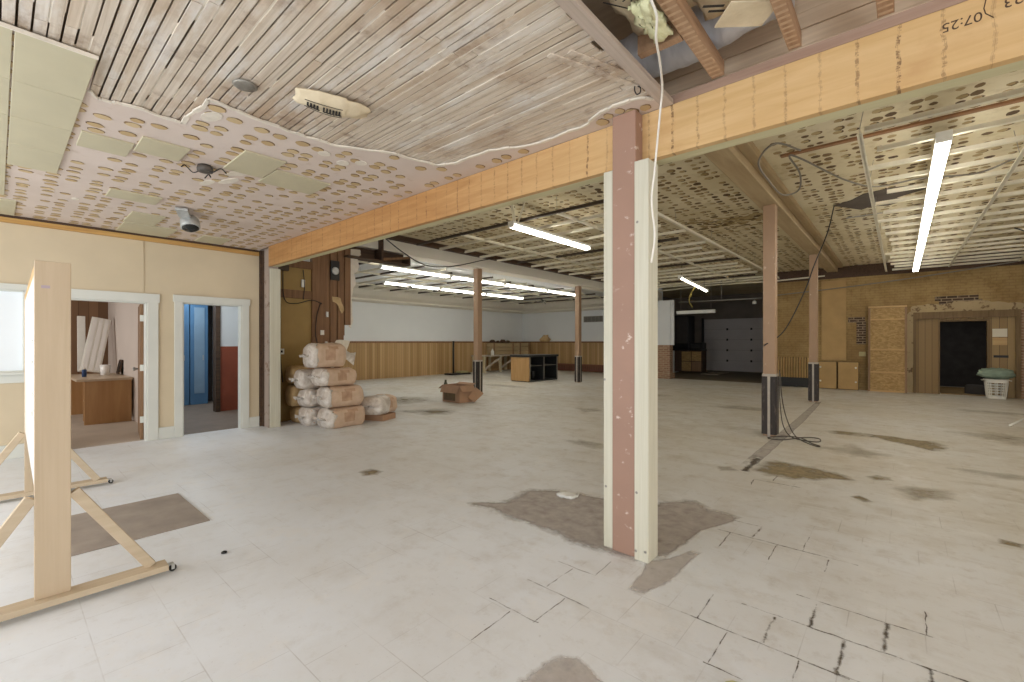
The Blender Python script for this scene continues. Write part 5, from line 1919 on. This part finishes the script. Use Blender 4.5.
# ------------------------------------------------------------------ the heap of sacks
def sack_mesh(L, W, H, seed, ends=True):
    """a full paper sack along local Y; returns rings for body and for the milky film over one end"""
    n, m_ = 34, 36
    rings = []
    for i in range(n + 1):
        t = i / n * 2 - 1
        k = (1 - abs(t) ** 8.0) ** 0.40 if abs(t) < 1 else 0
        k = max(k, 0.10)
        ring = []
        for j in range(m_):
            g = 2 * PI * j / m_
            c, s = math.cos(g), math.sin(g)
            ex = 0.62
            x = math.copysign(abs(c) ** ex, c) * W / 2
            z = math.copysign(abs(s) ** ex, s) * H / 2
            kz = k
            p = Vector((x * (0.35 + 0.65 * k) * (1 if abs(t) < .97 else 0.9), t * L / 2, z * kz))
            q_ = noise.noise(Vector((p.x * 5 + seed, p.y * 5, p.z * 6)))
            r_ = noise.noise(Vector((p.x * 13 + seed, p.y * 17, p.z * 15 + 9)))
            e_ = abs(t) ** 3
            f_ = 1 + 0.10 * q_ + (0.045 + 0.06 * e_) * r_
            p.x *= f_
            p.z *= f_
            if p.z < -H * 0.40:
                p.z = -H * 0.44 + (p.z + H * 0.44) * 0.25
            ring.append(p)
        rings.append(ring)
    return rings, n, m_


def rings_to(mb, rings, m_, mat_fn, cap=True):
    b = len(mb.v)
    vs = [p for r in rings for p in r]
    fs, ms = [], []
    for i in range(len(rings) - 1):
        for j in range(m_):
            fs.append((i * m_ + j, i * m_ + (j + 1) % m_, (i + 1) * m_ + (j + 1) % m_, (i + 1) * m_ + j))
            ms.append(mat_fn(i, j))
    mb.add(vs, fs, 0, True)
    for a, mm in enumerate(ms):
        mb.m[len(mb.m) - len(ms) + a] = mm
    if cap:
        mb.f += [[b + j for j in range(m_)], [b + (len(rings) - 1) * m_ + j for j in reversed(range(m_))]]
        mb.m += [0, 0]
        mb.s += [True, True]


def sack(loc, rz, L, W, H, seed, label, film=True, mat=None, tilt=0.0, roll=0.0, flap=False, film_to=0.17, printed=True):
    t = thing('paper_sack', label, 'sack', loc, rz, 'sacks heaped against the wall stub')
    t.rotation_euler = (tilt, roll, rz)
    rings, n, m_ = sack_mesh(L, W, H, seed)
    for r in rings:
        for p in r:
            p.z += H * 0.44
    mb = MB()

    def mf(i, j):
        g = j / m_
        if printed and ((0.38 * n < i < 0.62 * n and (0.945 < g or g < 0.03)) or (0.45 * n < i < 0.72 * n and 0.055 < g < 0.085)):
            return 1
        return 0
    rings_to(mb, rings, m_, mf)
    obj('paper_body', mb, [mat or M['kraft'], M['kraft_print']], t)
    if film:
        sub = []
        for i in range(int(n * film_to) + 1):
            cc = sum((p for p in rings[i]), Vector()) / m_
            rr = []
            for j, p in enumerate(rings[i]):
                d = (p - cc)
                e = 1.02 + 0.035 * noise.noise(Vector((p.x * 22 + seed, p.y * 22, p.z * 22)))
                qv = cc + d * e
                qv.y -= 0.012 if i == 0 else 0
                rr.append(qv)
            sub.append(rr)
        # ragged far rim
        for j in range(m_):
            sub[-1][j] = sub[-1][j] + Vector((0, 0.10 * noise.noise(Vector((j * 0.45, seed, 0))), 0))
        mb = MB()
        rings_to(mb, sub, m_, lambda i, j: 0, True)
        obj('plastic_film', mb, M['film'], t)
        ear = MB()
        y0 = -L / 2 - 0.005
        k = 9
        va = [(-W * 0.30 + W * 0.60 * i / (k - 1), y0 + 0.01, H * 0.44 + 0.02 * math.sin(i * 2 + seed)) for i in range(k)]
        vb = [(-W * 0.36 + W * 0.72 * i / (k - 1), y0 - 0.055 - 0.02 * math.sin(i * 1.7 + seed), H * 0.44 + 0.035 * math.sin(i * 2.6 + seed)) for i in range(k)]
        ear.add(va + vb + [(a, b, c + 0.006) for a, b, c in va] + [(a, b, c + 0.006) for a, b, c in vb],
                [(i, i + 1, k + i + 1, k + i) for i in range(k - 1)] + [(2 * k + i, 3 * k + i, 3 * k + i + 1, 2 * k + i + 1) for i in range(k - 1)] + [(k + i, k + i + 1, 3 * k + i + 1, 3 * k + i) for i in range(k - 1)], 0, True)
        obj('gathered_end', ear, M['film'], t)
    if flap:
        fl_ = MB()
        k = 8
        top = [(0.02 + 0.10 * i / (k - 1), L * 0.30 + 0.30 * i / (k - 1), H * 0.84 - 0.02 * i + 0.03 * math.sin(i)) for i in range(k)]
        bot = [(0.16 - 0.04 * i / (k - 1), L * 0.30 + 0.26 * i / (k - 1), H * 0.52 - 0.03 * i) for i in range(k)]
        fl_.add(top + bot + [(a + .006, b, c + 0.004) for a, b, c in top] + [(a + .006, b, c + .004) for a, b, c in bot],
                [(i, i + 1, k + i + 1, k + i) for i in range(k - 1)] + [(2 * k + i, 3 * k + i, 3 * k + i + 1, 2 * k + i + 1) for i in range(k - 1)] + [(i, 2 * k + i, 2 * k + i + 1, i + 1) for i in range(k - 1)]
                + [(k - 1, 2 * k - 1, 4 * k - 1, 3 * k - 1), (k, k + 1, 3 * k + 1, 3 * k)], 0, True)
        obj('torn_flap', fl_, M['film'], t)
    return t


sack((-7.17, 3.84, 0.0), 0.05, 0.72, 0.46, 0.355, 1.0, 'printed kraft sack at the foot of the front stack, on the floor')
sack((-7.19, 3.83, 0.345), -0.08, 0.69, 0.47, 0.36, 2.0, 'kraft sack second from the bottom of the front stack, paper torn open')
sack((-7.24, 3.74, 0.695), 0.12, 0.68, 0.43, 0.31, 3.0, 'kraft sack third from the bottom of the front stack', tilt=-0.04)
sack((-7.32, 3.62, 1.005), -0.10, 0.62, 0.46, 0.42, 4.0, 'kraft sack on top of the front stack with a loose white flap', flap=True, film_to=0.2)
sack((-7.68, 3.72, 0.0), 0.0, 0.66, 0.40, 0.33, 5.0, 'white film-wrapped sack at the bottom of the middle stack', film_to=0.55)
sack((-7.70, 3.70, 0.325), 0.05, 0.64, 0.38, 0.31, 6.0, 'white film-wrapped sack second up in the middle stack', film_to=0.55)
sack((-7.74, 3.64, 0.63), -0.06, 0.62, 0.36, 0.33, 7.0, 'white film-wrapped sack on top of the middle stack', film_to=0.55)
sack((-8.10, 3.72, 0.0), 0.0, 0.62, 0.36, 0.30, 8.0, 'tan sack at the bottom of the rear stack beside the end plank', False, M['kraft_tan'])
sack((-8.09, 3.66, 0.295), 0.02, 0.66, 0.33, 0.40, 9.0, 'large tan sack in the middle of the rear stack', False, M['kraft_tan'])
sack((-8.115, 3.64, 0.69), 0.0, 0.60, 0.34, 0.33, 10.0, 'tan sack on top of the rear stack', False, M['kraft_tan'])
sack((-7.27, 4.62, 0.118), 0.50, 0.72, 0.46, 0.34, 11.0, 'kraft sack lying right of the stacks on a flattened carton', film_to=0.5, tilt=-0.03)
ctn = MB()
ctn.box(-0.22, 0.22, -0.20, 0.20, 0, 0.106)
o = tag(obj('flat_carton', ctn, M['cardboard'], bevel=0.006), 'low brown carton under the sack right of the stacks', 'carton')
o.location = (-7.25, 4.62, 0)
o.rotation_euler = (0, 0, 0.4)

# ------------------------------------------------------------------ open cardboard box
cbx = thing('cardboard_box', 'open brown cardboard box with bent flaps on the floor', 'cardboard box', (-7.98, 7.22, 0), 0.0)
LX, LY, HB = 0.30, 0.22, 0.40
for nm, a in (('side_panel', (-LX, LX, -LY, -LY + .008, 0, HB)), ('side_panel', (-LX, LX, LY - .008, LY, 0, HB)), ('side_panel', (-LX, -LX + .008, -LY + .008, LY - .008, 0, HB)), ('side_panel', (LX - .008, LX, -LY + .008, LY - .008, 0, HB)), ('bottom', (-LX + .008, LX - .008, -LY + .008, LY - .008, 0, .008))):
    q = MB()
    q.box(*a)
    obj(nm, q, M['cardboard'], cbx)
q = MB()
q.box(-LX * 0.85, LX * 0.5, -LY - 0.0015, -LY, 0.04, 0.24)
obj('printed_patch', q, M['cardboard_dark'], cbx)
for base, outv, half, ln, ang in (((0, -LY, HB), (0, -1, 0), LX, 0.19, 62), ((LX, 0, HB), (1, 0, 0), LY, 0.16, 55), ((0, LY, HB), (0, 1, 0), LX, 0.10, -20), ((-LX, 0, HB), (-1, 0, 0), LY, 0.2, 30)):
    b, o_v = Vector(base), Vector(outv)
    sd = Vector((-o_v.y, o_v.x, 0))
    dn = o_v * math.cos(math.radians(ang)) - Vector((0, 0, 1)) * math.sin(math.radians(ang))
    nrm = sd.cross(dn).normalized() * 0.006
    p = [b + sd * half, b - sd * half, b - sd * half * 0.96 + dn * ln, b + sd * half * 0.96 + dn * ln]
    q = MB()
    q.add(p + [v + nrm for v in p], [(0, 1, 2, 3), (7, 6, 5, 4), (0, 4, 5, 1), (1, 5, 6, 2), (2, 6, 7, 3), (3, 7, 4, 0)])
    obj('flap', q, M['cardboard'], cbx)
q = MB()
q.add([Vector(v) for v in ((LX + .02, 0.02, 0.12), (LX + .18, 0.08, 0.01), (LX + .26, 0.30, 0.20), (LX + .06, 0.24, 0.34), (LX + .03, 0.02, 0.125), (LX + .19, 0.08, 0.015), (LX + .27, 0.30, 0.205), (LX + .07, 0.24, 0.345))],
      [(0, 1, 2, 3), (7, 6, 5, 4), (0, 4, 5, 1), (1, 5, 6, 2), (2, 6, 7, 3), (3, 7, 4, 0)])
obj('loose_flap', q, M['cardboard'], cbx)
q = MB()
q.lathe([(0.045, 0), (0.05, 0.005), (0.05, 0.36), (0.03, 0.40), (0.026, 0.46)], 16)
o = tag(obj('bottle', q, plain('dark_green_bottle', rgb(70, 72, 54), 0.3, 0, 0.1, 10)), 'dark bottle neck showing behind the cardboard box', 'bottle')
o.location = (-8.75, 7.50, 0)

# ------------------------------------------------------------------ black counter with a wood end
bc = thing('display_counter', 'black two-bay display counter with one wooden end on the open floor', 'counter', (-10.25, 13.1, 0))
q = MB()
q.box(-0.42, 0.42, -0.87, -0.83, 0.03, 0.88)
obj('end_panel', q, M['counter_wood'], bc, bevel=0.004)
for nm, a in (('end_panel', (-0.42, 0.42, 0.83, 0.87, 0.03, 0.88)), ('back_panel', (-0.42, -0.39, -0.83, 0.83, 0.05, 0.88)), ('plinth', (-0.40, 0.41, -0.86, 0.86, 0.0, 0.05)), ('divider', (-0.39, 0.41, -0.015, 0.015, 0.05, 0.88)), ('top', (-0.45, 0.45, -0.90, 0.90, 0.88, 0.95))):
    q = MB()
    q.box(*a)
    obj(nm, q, M['counter_black'], bc, bevel=0.004)
for y0, y1 in ((-0.83, -0.015), (0.015, 0.83)):
    q = MB()
    q.box(-0.39, 0.36, y0, y1, 0.55, 0.575)
    obj('shelf', q, M['steel_dull'], bc)
for y0 in (-0.84, -0.02, 0.80):
    q = MB()
    q.box(0.42, 0.435, y0, y0 + 0.04, 0.05, 0.88)
    obj('front_stile', q, M['steel_dull'], bc)
for i, (y, x) in enumerate(((-0.55, 0.1), (-0.30, 0.15), (0.35, 0.05))):
    q = MB()
    q.lathe([(0.05, 0), (0.09, 0.01), (0.10, 0.26), (0.085, 0.30), (0.09, 0.31)], 16, 0)
    o = tag(obj('bucket', q, M['black_metal']), ('dark bucket nearest the wooden end inside the black counter', 'dark bucket next to the divider inside the black counter', 'dark bucket in the far bay of the black counter')[i], 'bucket')
    o.location = (-10.25 + x, 13.1 + y, 0.051)

# ------------------------------------------------------------------ workbench, crates and small things in the left room
wk = thing('workbench', 'long pale workbench with cross bracing along the far-left wall', 'workbench', (-14.75, 16.3, 0))
q = MB()
q.box(-0.42, 0.40, -1.75, 1.75, 0.74, 0.80)
obj('bench_top', q, M['board_grey'], wk, bevel=0.004)
for x in (-0.36, 0.34):
    for y in (-1.65, -0.55, 0.6, 1.65):
        q = MB()
        q.box(x - 0.05, x + 0.05, y - 0.05, y + 0.05, 0, 0.74)
        obj('leg', q, wood('pale_bench_leg', rgb(186, 172, 140), rgb(214, 202, 172), 'z', 20), wk, bevel=0.004)
for a, b in ((-1.6, -0.6), (0.55, -0.5), (0.65, 1.6)):
    q = MB()
    q.bar((0.36, a, 0.18 if a < 0 else 0.70), (0.36, b, 0.66 if a < 0 else 0.2), 0.04, 0.09)
    obj('brace', q, M['board_grey'], wk)
for i, (x, y, lx, ly, lab) in enumerate(((-14.95, 16.35, 0.22, 0.75, 'pale wooden crate on the workbench, left of the two'), (-14.75, 17.55, 0.36, 0.40, 'pale wooden crate on the workbench in the room corner'))):
    t = thing('wooden_crate', lab, 'crate', (x, y, 0.801))
    for kk in range(3):
        q = MB()
        q.box(-lx, lx, -ly, ly, 0.01 + kk * 0.19, 0.18 + kk * 0.19)
        obj('slat_course', q, wood('pale_crate_wood', rgb(168, 146, 108), rgb(196, 176, 138), 'y', 14), t, bevel=0.01)
    for sy in (-1, 1):
        q = MB()
        q.box(lx, lx + 0.02, sy * (ly - 0.05) - 0.04, sy * (ly - 0.05) + 0.04, 0.0, 0.57)
        obj('corner_batten', q, M['brown_panel'], t)
for i, (y, r) in enumerate(((15.8, .13), (16.15, .10), (16.52, .14), (16.9, .11))):
    q = MB()
    vs = []
    q.lathe([(0.02, 0), (r, 0.02), (r * 1.05, r * .6), (r * .6, r * 1.1), (0.02, r * 1.15)], 12)
    for k in range(len(q.v)):
        v = Vector(q.v[k])
        q.v[k] = tuple(v * (1 + 0.25 * noise.noise(v * 9 + Vector((i * 4, 0, 0)))))
    o = tag(obj('rope_bundle', q, M['brown_dark']), 'dark bundle on the left crate, ' + ('first', 'second', 'third', 'fourth')[i] + ' from the left', 'bundle')
    o.location = (-14.95, y, 1.375)
q = MB()
q.lathe([(0.06, 0), (0.08, 0.01), (0.08, 0.18), (0.035, 0.24), (0.03, 0.30)], 16)
o = tag(obj('plastic_bottle', q, M['white_plastic']), 'white plastic bottle standing on the workbench', 'bottle')
o.location = (-14.45, 15.25, 0.801)
q = MB()
q.lathe([(0.02, 0), (0.30, 0.01), (0.34, 0.12), (0.18, 0.24), (0.16, 0.32), (0.02, 0.34)], 14)
for k in range(len(q.v)):
    v = Vector(q.v[k])
    q.v[k] = tuple(Vector((v.x, v.y * 0.35, v.z)) * (1 + 0.3 * noise.noise(v * 5)))
o = tag(obj('cloth_heap', q, M['kraft_tan']), 'small brown cloth heap on the wainscot rail of the back wall', 'cloth')
o.location = (-13.6, YW - 0.16, 1.43)
o = thing('pole_stand', 'dark pole on a flat base near the far-left wainscot', 'stand', (-14.6, 13.2, 0))
q = MB()
q.box(-0.25, 0.25, -0.55, 0.55, 0, 0.07)
obj('base', q, M['black_metal'], o, bevel=0.01)
q = MB()
q.tube([(0, -0.25, 0.07), (0, -0.25, 1.46)], 0.04, 10)
obj('pole', q, M['black_metal'], o)
q = MB()
q.box(-0.16, 0.16, 0.05, 0.5, 0.0705, 0.14)
o = tag(obj('flat_tray', q, M['olive_box'], bevel=0.01), 'olive tray lying on the base of the dark pole stand', 'tray')
o.location = (-14.6, 13.2, 0.0)
vt = thing('wall_vent', 'grey louvred vent high on the white back wall', 'vent', (-10.9, YW - 0.001, 2.5))
q = MB()
for a in ((-0.52, 0.52, -0.02, 0, -0.14, -0.11), (-0.52, 0.52, -0.02, 0, 0.11, 0.14), (-0.52, -0.49, -0.02, 0, -0.11, 0.11), (0.49, 0.52, -0.02, 0, -0.11, 0.11)):
    q.box(*a)
obj('frame', q, M['steel_dull'], vt)
q = MB()
for i in range(7):
    q.box(-0.49, 0.49, -0.018, -0.004, -0.10 + i * 0.03, -0.085 + i * 0.03)
for i in range(4):
    q.box(-0.30 + i * 0.2, -0.28 + i * 0.2, -0.02, -0.004, -0.11, 0.11)
obj('louvres', q, M['steel_dull'], vt)
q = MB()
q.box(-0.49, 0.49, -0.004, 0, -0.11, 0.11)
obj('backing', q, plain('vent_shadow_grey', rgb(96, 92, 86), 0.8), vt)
hr = thing('baseboard_heater', 'red-brown baseboard heater at the foot of the back wainscot', 'heater', (-11.4, YW - 0.08, 0))
q = MB()
q.box(-1.6, 1.5, -0.06, 0.05, 0.03, 0.36)
obj('cover', q, plain('red_brown_enamel', rgb(112, 66, 48), 0.5, 0, 0.15, 6), hr, bevel=0.01)
q = MB()
for i in range(30):
    q.box(-1.55 + i * 0.1, -1.52 + i * 0.1, -0.065, -0.06, 0.08, 0.30)
obj('grille', q, M['brown_dark'], hr)

# ------------------------------------------------------------------ along the ochre wall
rd = thing('radiator', 'old dark-based column radiator against the ochre wall left of the second post', 'radiator', (-2.6, YB - 0.16, 0))
for i in range(13):
    q = MB()
    x = -0.44 + i * 0.0725
    q.tube(smooth_path([(x, -0.05, 0.10), (x, -0.055, 0.5), (x, -0.05, 0.88), (x, 0.0, 0.92), (x, 0.05, 0.88), (x, 0.055, 0.5), (x, 0.05, 0.10)], 4), 0.024, 8)
    obj('section', q, M['chip'], rd)
q = MB()
q.box(-0.48, 0.48, -0.09, 0.09, 0.0, 0.30)
obj('base_box', q, M['black_metal'], rd, bevel=0.02)
q = MB()
q.box(-0.48, 0.48, 0.10, 0.12, 0.0, 0.93)  # added black sheet, stands in for shade between the sections
obj('gap_shade_plate', q, M['black_metal'], rd)
tpn = MB()
tpn.box(-1.84, -1.22, YB - 0.03, YB - 0.001, 0.86, 3.3)
tag(obj('wall_board', tpn, M['chip'], bevel=0.004), 'tall tan board fixed on the ochre wall above the two small doors', 'board')
for i, (a, b, lab) in enumerate(((-1.90, -1.44, 'low tan cabinet standing left of the pair under the tall board'), (-1.40, -0.92, 'low tan cabinet standing right of the pair under the tall board'))):
    t = thing('low_cabinet', lab, 'cabinet', ((a + b) / 2, YB - 0.16, 0))
    w2 = (b - a) / 2
    q = MB()
    q.box(-w2, w2, -0.10, 0.14, 0.0, 0.82)
    obj('body', q, M['brown_dark'], t)
    q = MB()
    q.box(-w2, w2, -0.12, -0.10, 0.02, 0.82)
    d = obj('door', q, M['chip'], t, bevel=0.004)
    xh = -w2 + 0.06 if i == 0 else w2 - 0.06
    for zz in (0.24, 0.66):
        q = MB()
        q.lathe([(0.02, 0), (0.026, 0.005), (0.012, 0.014)], 12, 0, Matrix.Translation((xh, -0.12, zz)) @ Matrix.Rotation(PI / 2, 4, 'X'))
        obj('knob', q, M['white_plastic'], d)
fp = thing('framed_panel', 'strand-board panel with a wooden frame leaning on the ochre wall', 'panel', (-0.28, YB - 0.28, 0))
Mf = Matrix.Rotation(math.radians(-5.0), 4, 'X')
q = MB()
q.box(-0.40, 0.41, 0.0, 0.02, 0.02, 2.44, 0, Mf)
obj('sheet', q, M['osb'], fp)
for nm, a in (('stile', (-0.42, -0.37, -0.04, 0.0, 0, 2.46)), ('stile', (0.38, 0.43, -0.04, 0.0, 0, 2.46)), ('rail', (-0.37, 0.38, -0.04, 0, 0.0, 0.05)), ('rail', (-0.37, 0.38, -0.04, 0, 0.53, 0.58)), ('rail', (-0.37, 0.38, -0.04, 0, 1.18, 1.23)), ('rail', (-0.37, 0.38, -0.04, 0, 2.05, 2.09)), ('rail', (-0.42, 0.43, -0.05, 0.02, 2.41, 2.46))):
    q = MB()
    q.box(*a, 0, Mf)
    obj(nm, q, M['brown_panel'] if nm == 'stile' else M['pine_x'], fp, bevel=0.004)
q = MB()
q.box(-0.92, -0.76, YB - 0.03, YB, 1.00, 1.13)
tag(obj('wall_outlet', q, M['olive_box'], bevel=0.006), 'pale outlet plate on the ochre wall left of the framed panel', 'outlet')
nt = MB()
nt.box(1.80, 2.06, YB + 0.03, YB + 0.039, 1.55, 1.76)
tag(obj('paper_notice', nt, plain('white_notice_paper', rgb(220, 214, 196), 0.8, 0, 0.02, 5)), 'blank white paper pinned on the boards right of the dark doorway', 'paper')
nt = MB()
nt.box(1.80, 2.06, YB + 0.02, YB + 0.039, 1.34, 1.53)
tag(obj('wood_patch', nt, M['pine_x'], bevel=0.003), 'small light wood patch under the white paper by the doorway', 'board')
nt = MB()
nt.box(1.82, 2.08, YB + 0.02, YB + 0.039, 1.02, 1.08)
tag(obj('letter_slot', nt, M['black_metal'], bevel=0.003), 'dark letter slot in the boards right of the doorway', 'letter slot')
cl_ = MB()
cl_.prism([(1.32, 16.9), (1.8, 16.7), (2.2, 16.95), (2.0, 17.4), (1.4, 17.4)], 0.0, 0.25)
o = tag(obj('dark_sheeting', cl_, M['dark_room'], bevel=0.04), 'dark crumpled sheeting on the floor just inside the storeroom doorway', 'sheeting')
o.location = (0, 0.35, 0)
ft = MB()
ft.box(0.85, 1.68, YB + 0.15, 19.5, 0.0, 0.02)
struct('trim_7', ft, M['rough_boards'])

lb_ = thing('laundry_basket', 'white plastic laundry basket in front of the boards by the doorway', 'basket', (1.83, 16.50, 0))
# tapered body with real slots: posts and hoops
def rr_pt(u, a, b):
    e = 0.45
    c, s = math.cos(u), math.sin(u)
    return math.copysign(abs(c) ** e, c) * a, math.copysign(abs(s) ** e, s) * b


def basket_ring(z, th, hz, k=1.0):
    mb_v, n = [], 48
    fr_a = 0.17 + 0.045 * z / 0.5
    fr_b = 0.13 + 0.04 * z / 0.5
    for zz in (z, z + hz):
        for t_ in (0, th):
            for i in range(n):
                x, y = rr_pt(2 * PI * i / n, fr_a * k - t_, fr_b * k - t_)
                mb_v.append((x, y, zz))
    f = []
    for i in range(n):
        j = (i + 1) % n
        f += [(i, j, 2 * n + j, 2 * n + i), (n + i, 3 * n + i, 3 * n + j, n + j), (i, n + i, n + j, j), (2 * n + i, 2 * n + j, 3 * n + j, 3 * n + i)]
    return mb_v, f


q = MB()
for z, hz, k in ((0.0, 0.07, 1), (0.135, 0.018, 1), (0.20, 0.018, 1), (0.265, 0.018, 1), (0.33, 0.018, 1), (0.395, 0.06, 1), (0.455, 0.025, 1.07)):
    v_, f_ = basket_ring(z, 0.006, hz, k)
    q.add(v_, f_, 0)
for i in range(24):
    u = 2 * PI * i / 24
    x0, y0 = rr_pt(u, 0.173, 0.133)
    x1, y1 = rr_pt(u, 0.205, 0.161)
    q.bar((x0, y0, 0.05), (x1, y1, 0.41), 0.020, 0.005, 0, (x0, y0, 0))
x_ = [rr_pt(2 * PI * i / 32, 0.17, 0.13) for i in range(32)]
q.prism(x_, 0.0, 0.006)
obj('basket_body', q, M['basket_white'], lb_)
for sx in (-1, 1):
    q = MB()
    q.tube(smooth_path([(sx * 0.22, -0.07, 0.46), (sx * 0.255, -0.06, 0.455), (sx * 0.255, 0.06, 0.455), (sx * 0.22, 0.07, 0.46)], 5), 0.009, 8)
    obj('handle', q, M['basket_white'], lb_)
cg_ = MB()
n1, n2 = 26, 30
vs = [(0, 0, 0.0)]
prof = []
for i in range(1, n1 + 1):
    t = i / n1
    for j in range(n2):
        g = 2 * PI * j / n2
        R_ = max(0.0, math.sin(PI * t)) ** 0.6
        z = -math.cos(PI * t)
        d = Vector((R_ * math.cos(g), R_ * math.sin(g), z))
        f_ = 1 + 0.16 * noise.noise(d * 2.3 + Vector((5, 0, 0))) + 0.09 * noise.noise(d * 6.5)
        xx = d.x * (0.31 if d.x > 0 else 0.34) * f_
        yy = d.y * 0.22 * f_
        zz = 0.14 + d.z * 0.13 * f_ + 0.02 * noise.noise(d * 11)
        vs.append((xx, yy, max(zz, 0.0)))
fs = [(0, 1 + (j + 1) % n2, 1 + j) for j in range(n2)]
for i in range(n1 - 1):
    for j in range(n2):
        a = 1 + i * n2
        fs.append((a + j, a + (j + 1) % n2, a + n2 + (j + 1) % n2, a + n2 + j))
fs.append(tuple(1 + (n1 - 1) * n2 + j for j in range(n2)))
cg_.add(vs, fs, 0, True)
o = tag(obj('folded_cloth', cg_, M['cloth_green']), 'grey-green cloth heaped on top of the laundry basket', 'cloth')
o.location = (1.84, 16.50, 0.482)

# ------------------------------------------------------------------ in the recess
kc = thing('kitchen_cabinet', 'low cabinet with light wood doors standing in the dark recess', 'cabinet', (-7.3, 20.9, 0.005))
q = MB()
q.box(-0.70, 0.62, -0.25, 0.35, 0.06, 1.02)
obj('body', q, M['brown_dark'], kc)
q = MB()
q.box(-0.72, 0.64, -0.30, 0.37, 1.02, 1.08)
obj('worktop', q, M['black_metal'], kc, bevel=0.005)
for a, b, zz, z1, mm in ((-0.28, 0.14, 0.55, 0.98, 'osb'), (0.17, 0.58, 0.55, 0.98, 'osb'), (-0.28, 0.14, 0.10, 0.52, 'osb'), (0.17, 0.58, 0.10, 0.52, 'brown_panel')):
    q = MB()
    q.box(a, b, -0.272, -0.25, zz, z1)
    obj('door', q, M[mm], kc, bevel=0.004)
q = MB()
q.box(-0.72, -0.62, -0.29, 0.30, 0.0, 1.02)
obj('white_end', q, M['white_enamel'], kc, bevel=0.005)
wa = MB()
wa.box(-0.3, 0.3, -0.3, 0.3, 0.0, 0.62)
o = tag(obj('white_cabinet', wa, M['white_enamel'], bevel=0.02), 'small white appliance beside the cabinet in the recess', 'appliance')
o.location = (-8.40, 20.85, 0.005)
mw = thing('microwave', 'black appliance on the worktop in the recess', 'appliance', (-6.95, 20.95, 1.086))
q = MB()
q.box(-0.3, 0.3, -0.2, 0.2, 0, 0.3)
obj('body', q, M['black_metal'], mw, bevel=0.01)
q = MB()
q.box(-0.27, 0.12, -0.21, -0.2, 0.04, 0.26)
obj('door', q, M['counter_black'], mw)
fz = thing('tall_cupboard', 'tall dark cupboard against the left side of the recess', 'cupboard', (-8.25, 22.2, 0.005))
q = MB()
q.box(-0.6, 0.55, -0.4, 0.5, 0, 2.7)
obj('body', q, M['counter_black'], fz, bevel=0.01)
for i in range(2):
    q = MB()
    q.box(-0.57 + i * 0.56, -0.04 + i * 0.56, -0.42, -0.4, 1.35, 2.65)
    obj('door', q, plain('dark_grey_cupboard_door', rgb(78, 74, 72), 0.5, 0, 0.1, 5), fz, bevel=0.005)
ply = MB()
ply.box(-7.95, -7.52, 16.95, 16.99, 0.0, 1.25)
tag(obj('ply_sheet', ply, M['chip'], bevel=0.003), 'tan plywood sheet standing beside the red brick stub', 'board')
gl = MB()
gl.box(-6.6, -5.9, 20.2, 21.9, 0.005, 0.03)
tag(obj('floor_board', gl, M['board_grey'], bevel=0.004), 'pale board lying flat on the recess floor', 'board')
q = MB()
q.lathe([(0.02, 0), (0.07, 0.01), (0.06, 0.10), (0.02, 0.13)], 12)
o = tag(obj('lamp_head', q, M['white_plastic']), 'small white lamp head under the pipes in the recess', 'lamp')
o.location = (-3.9, 17.6, 2.76)
q = MB()
q.tube([(-3.9, 17.6, 2.9), (-3.9, 17.6, 2.96)], 0.012, 6)
st2 = obj('stem', q, M['steel_dull'])
st2.parent = o
st2.matrix_parent_inverse = Matrix.Translation((3.9, -17.6, -2.78))
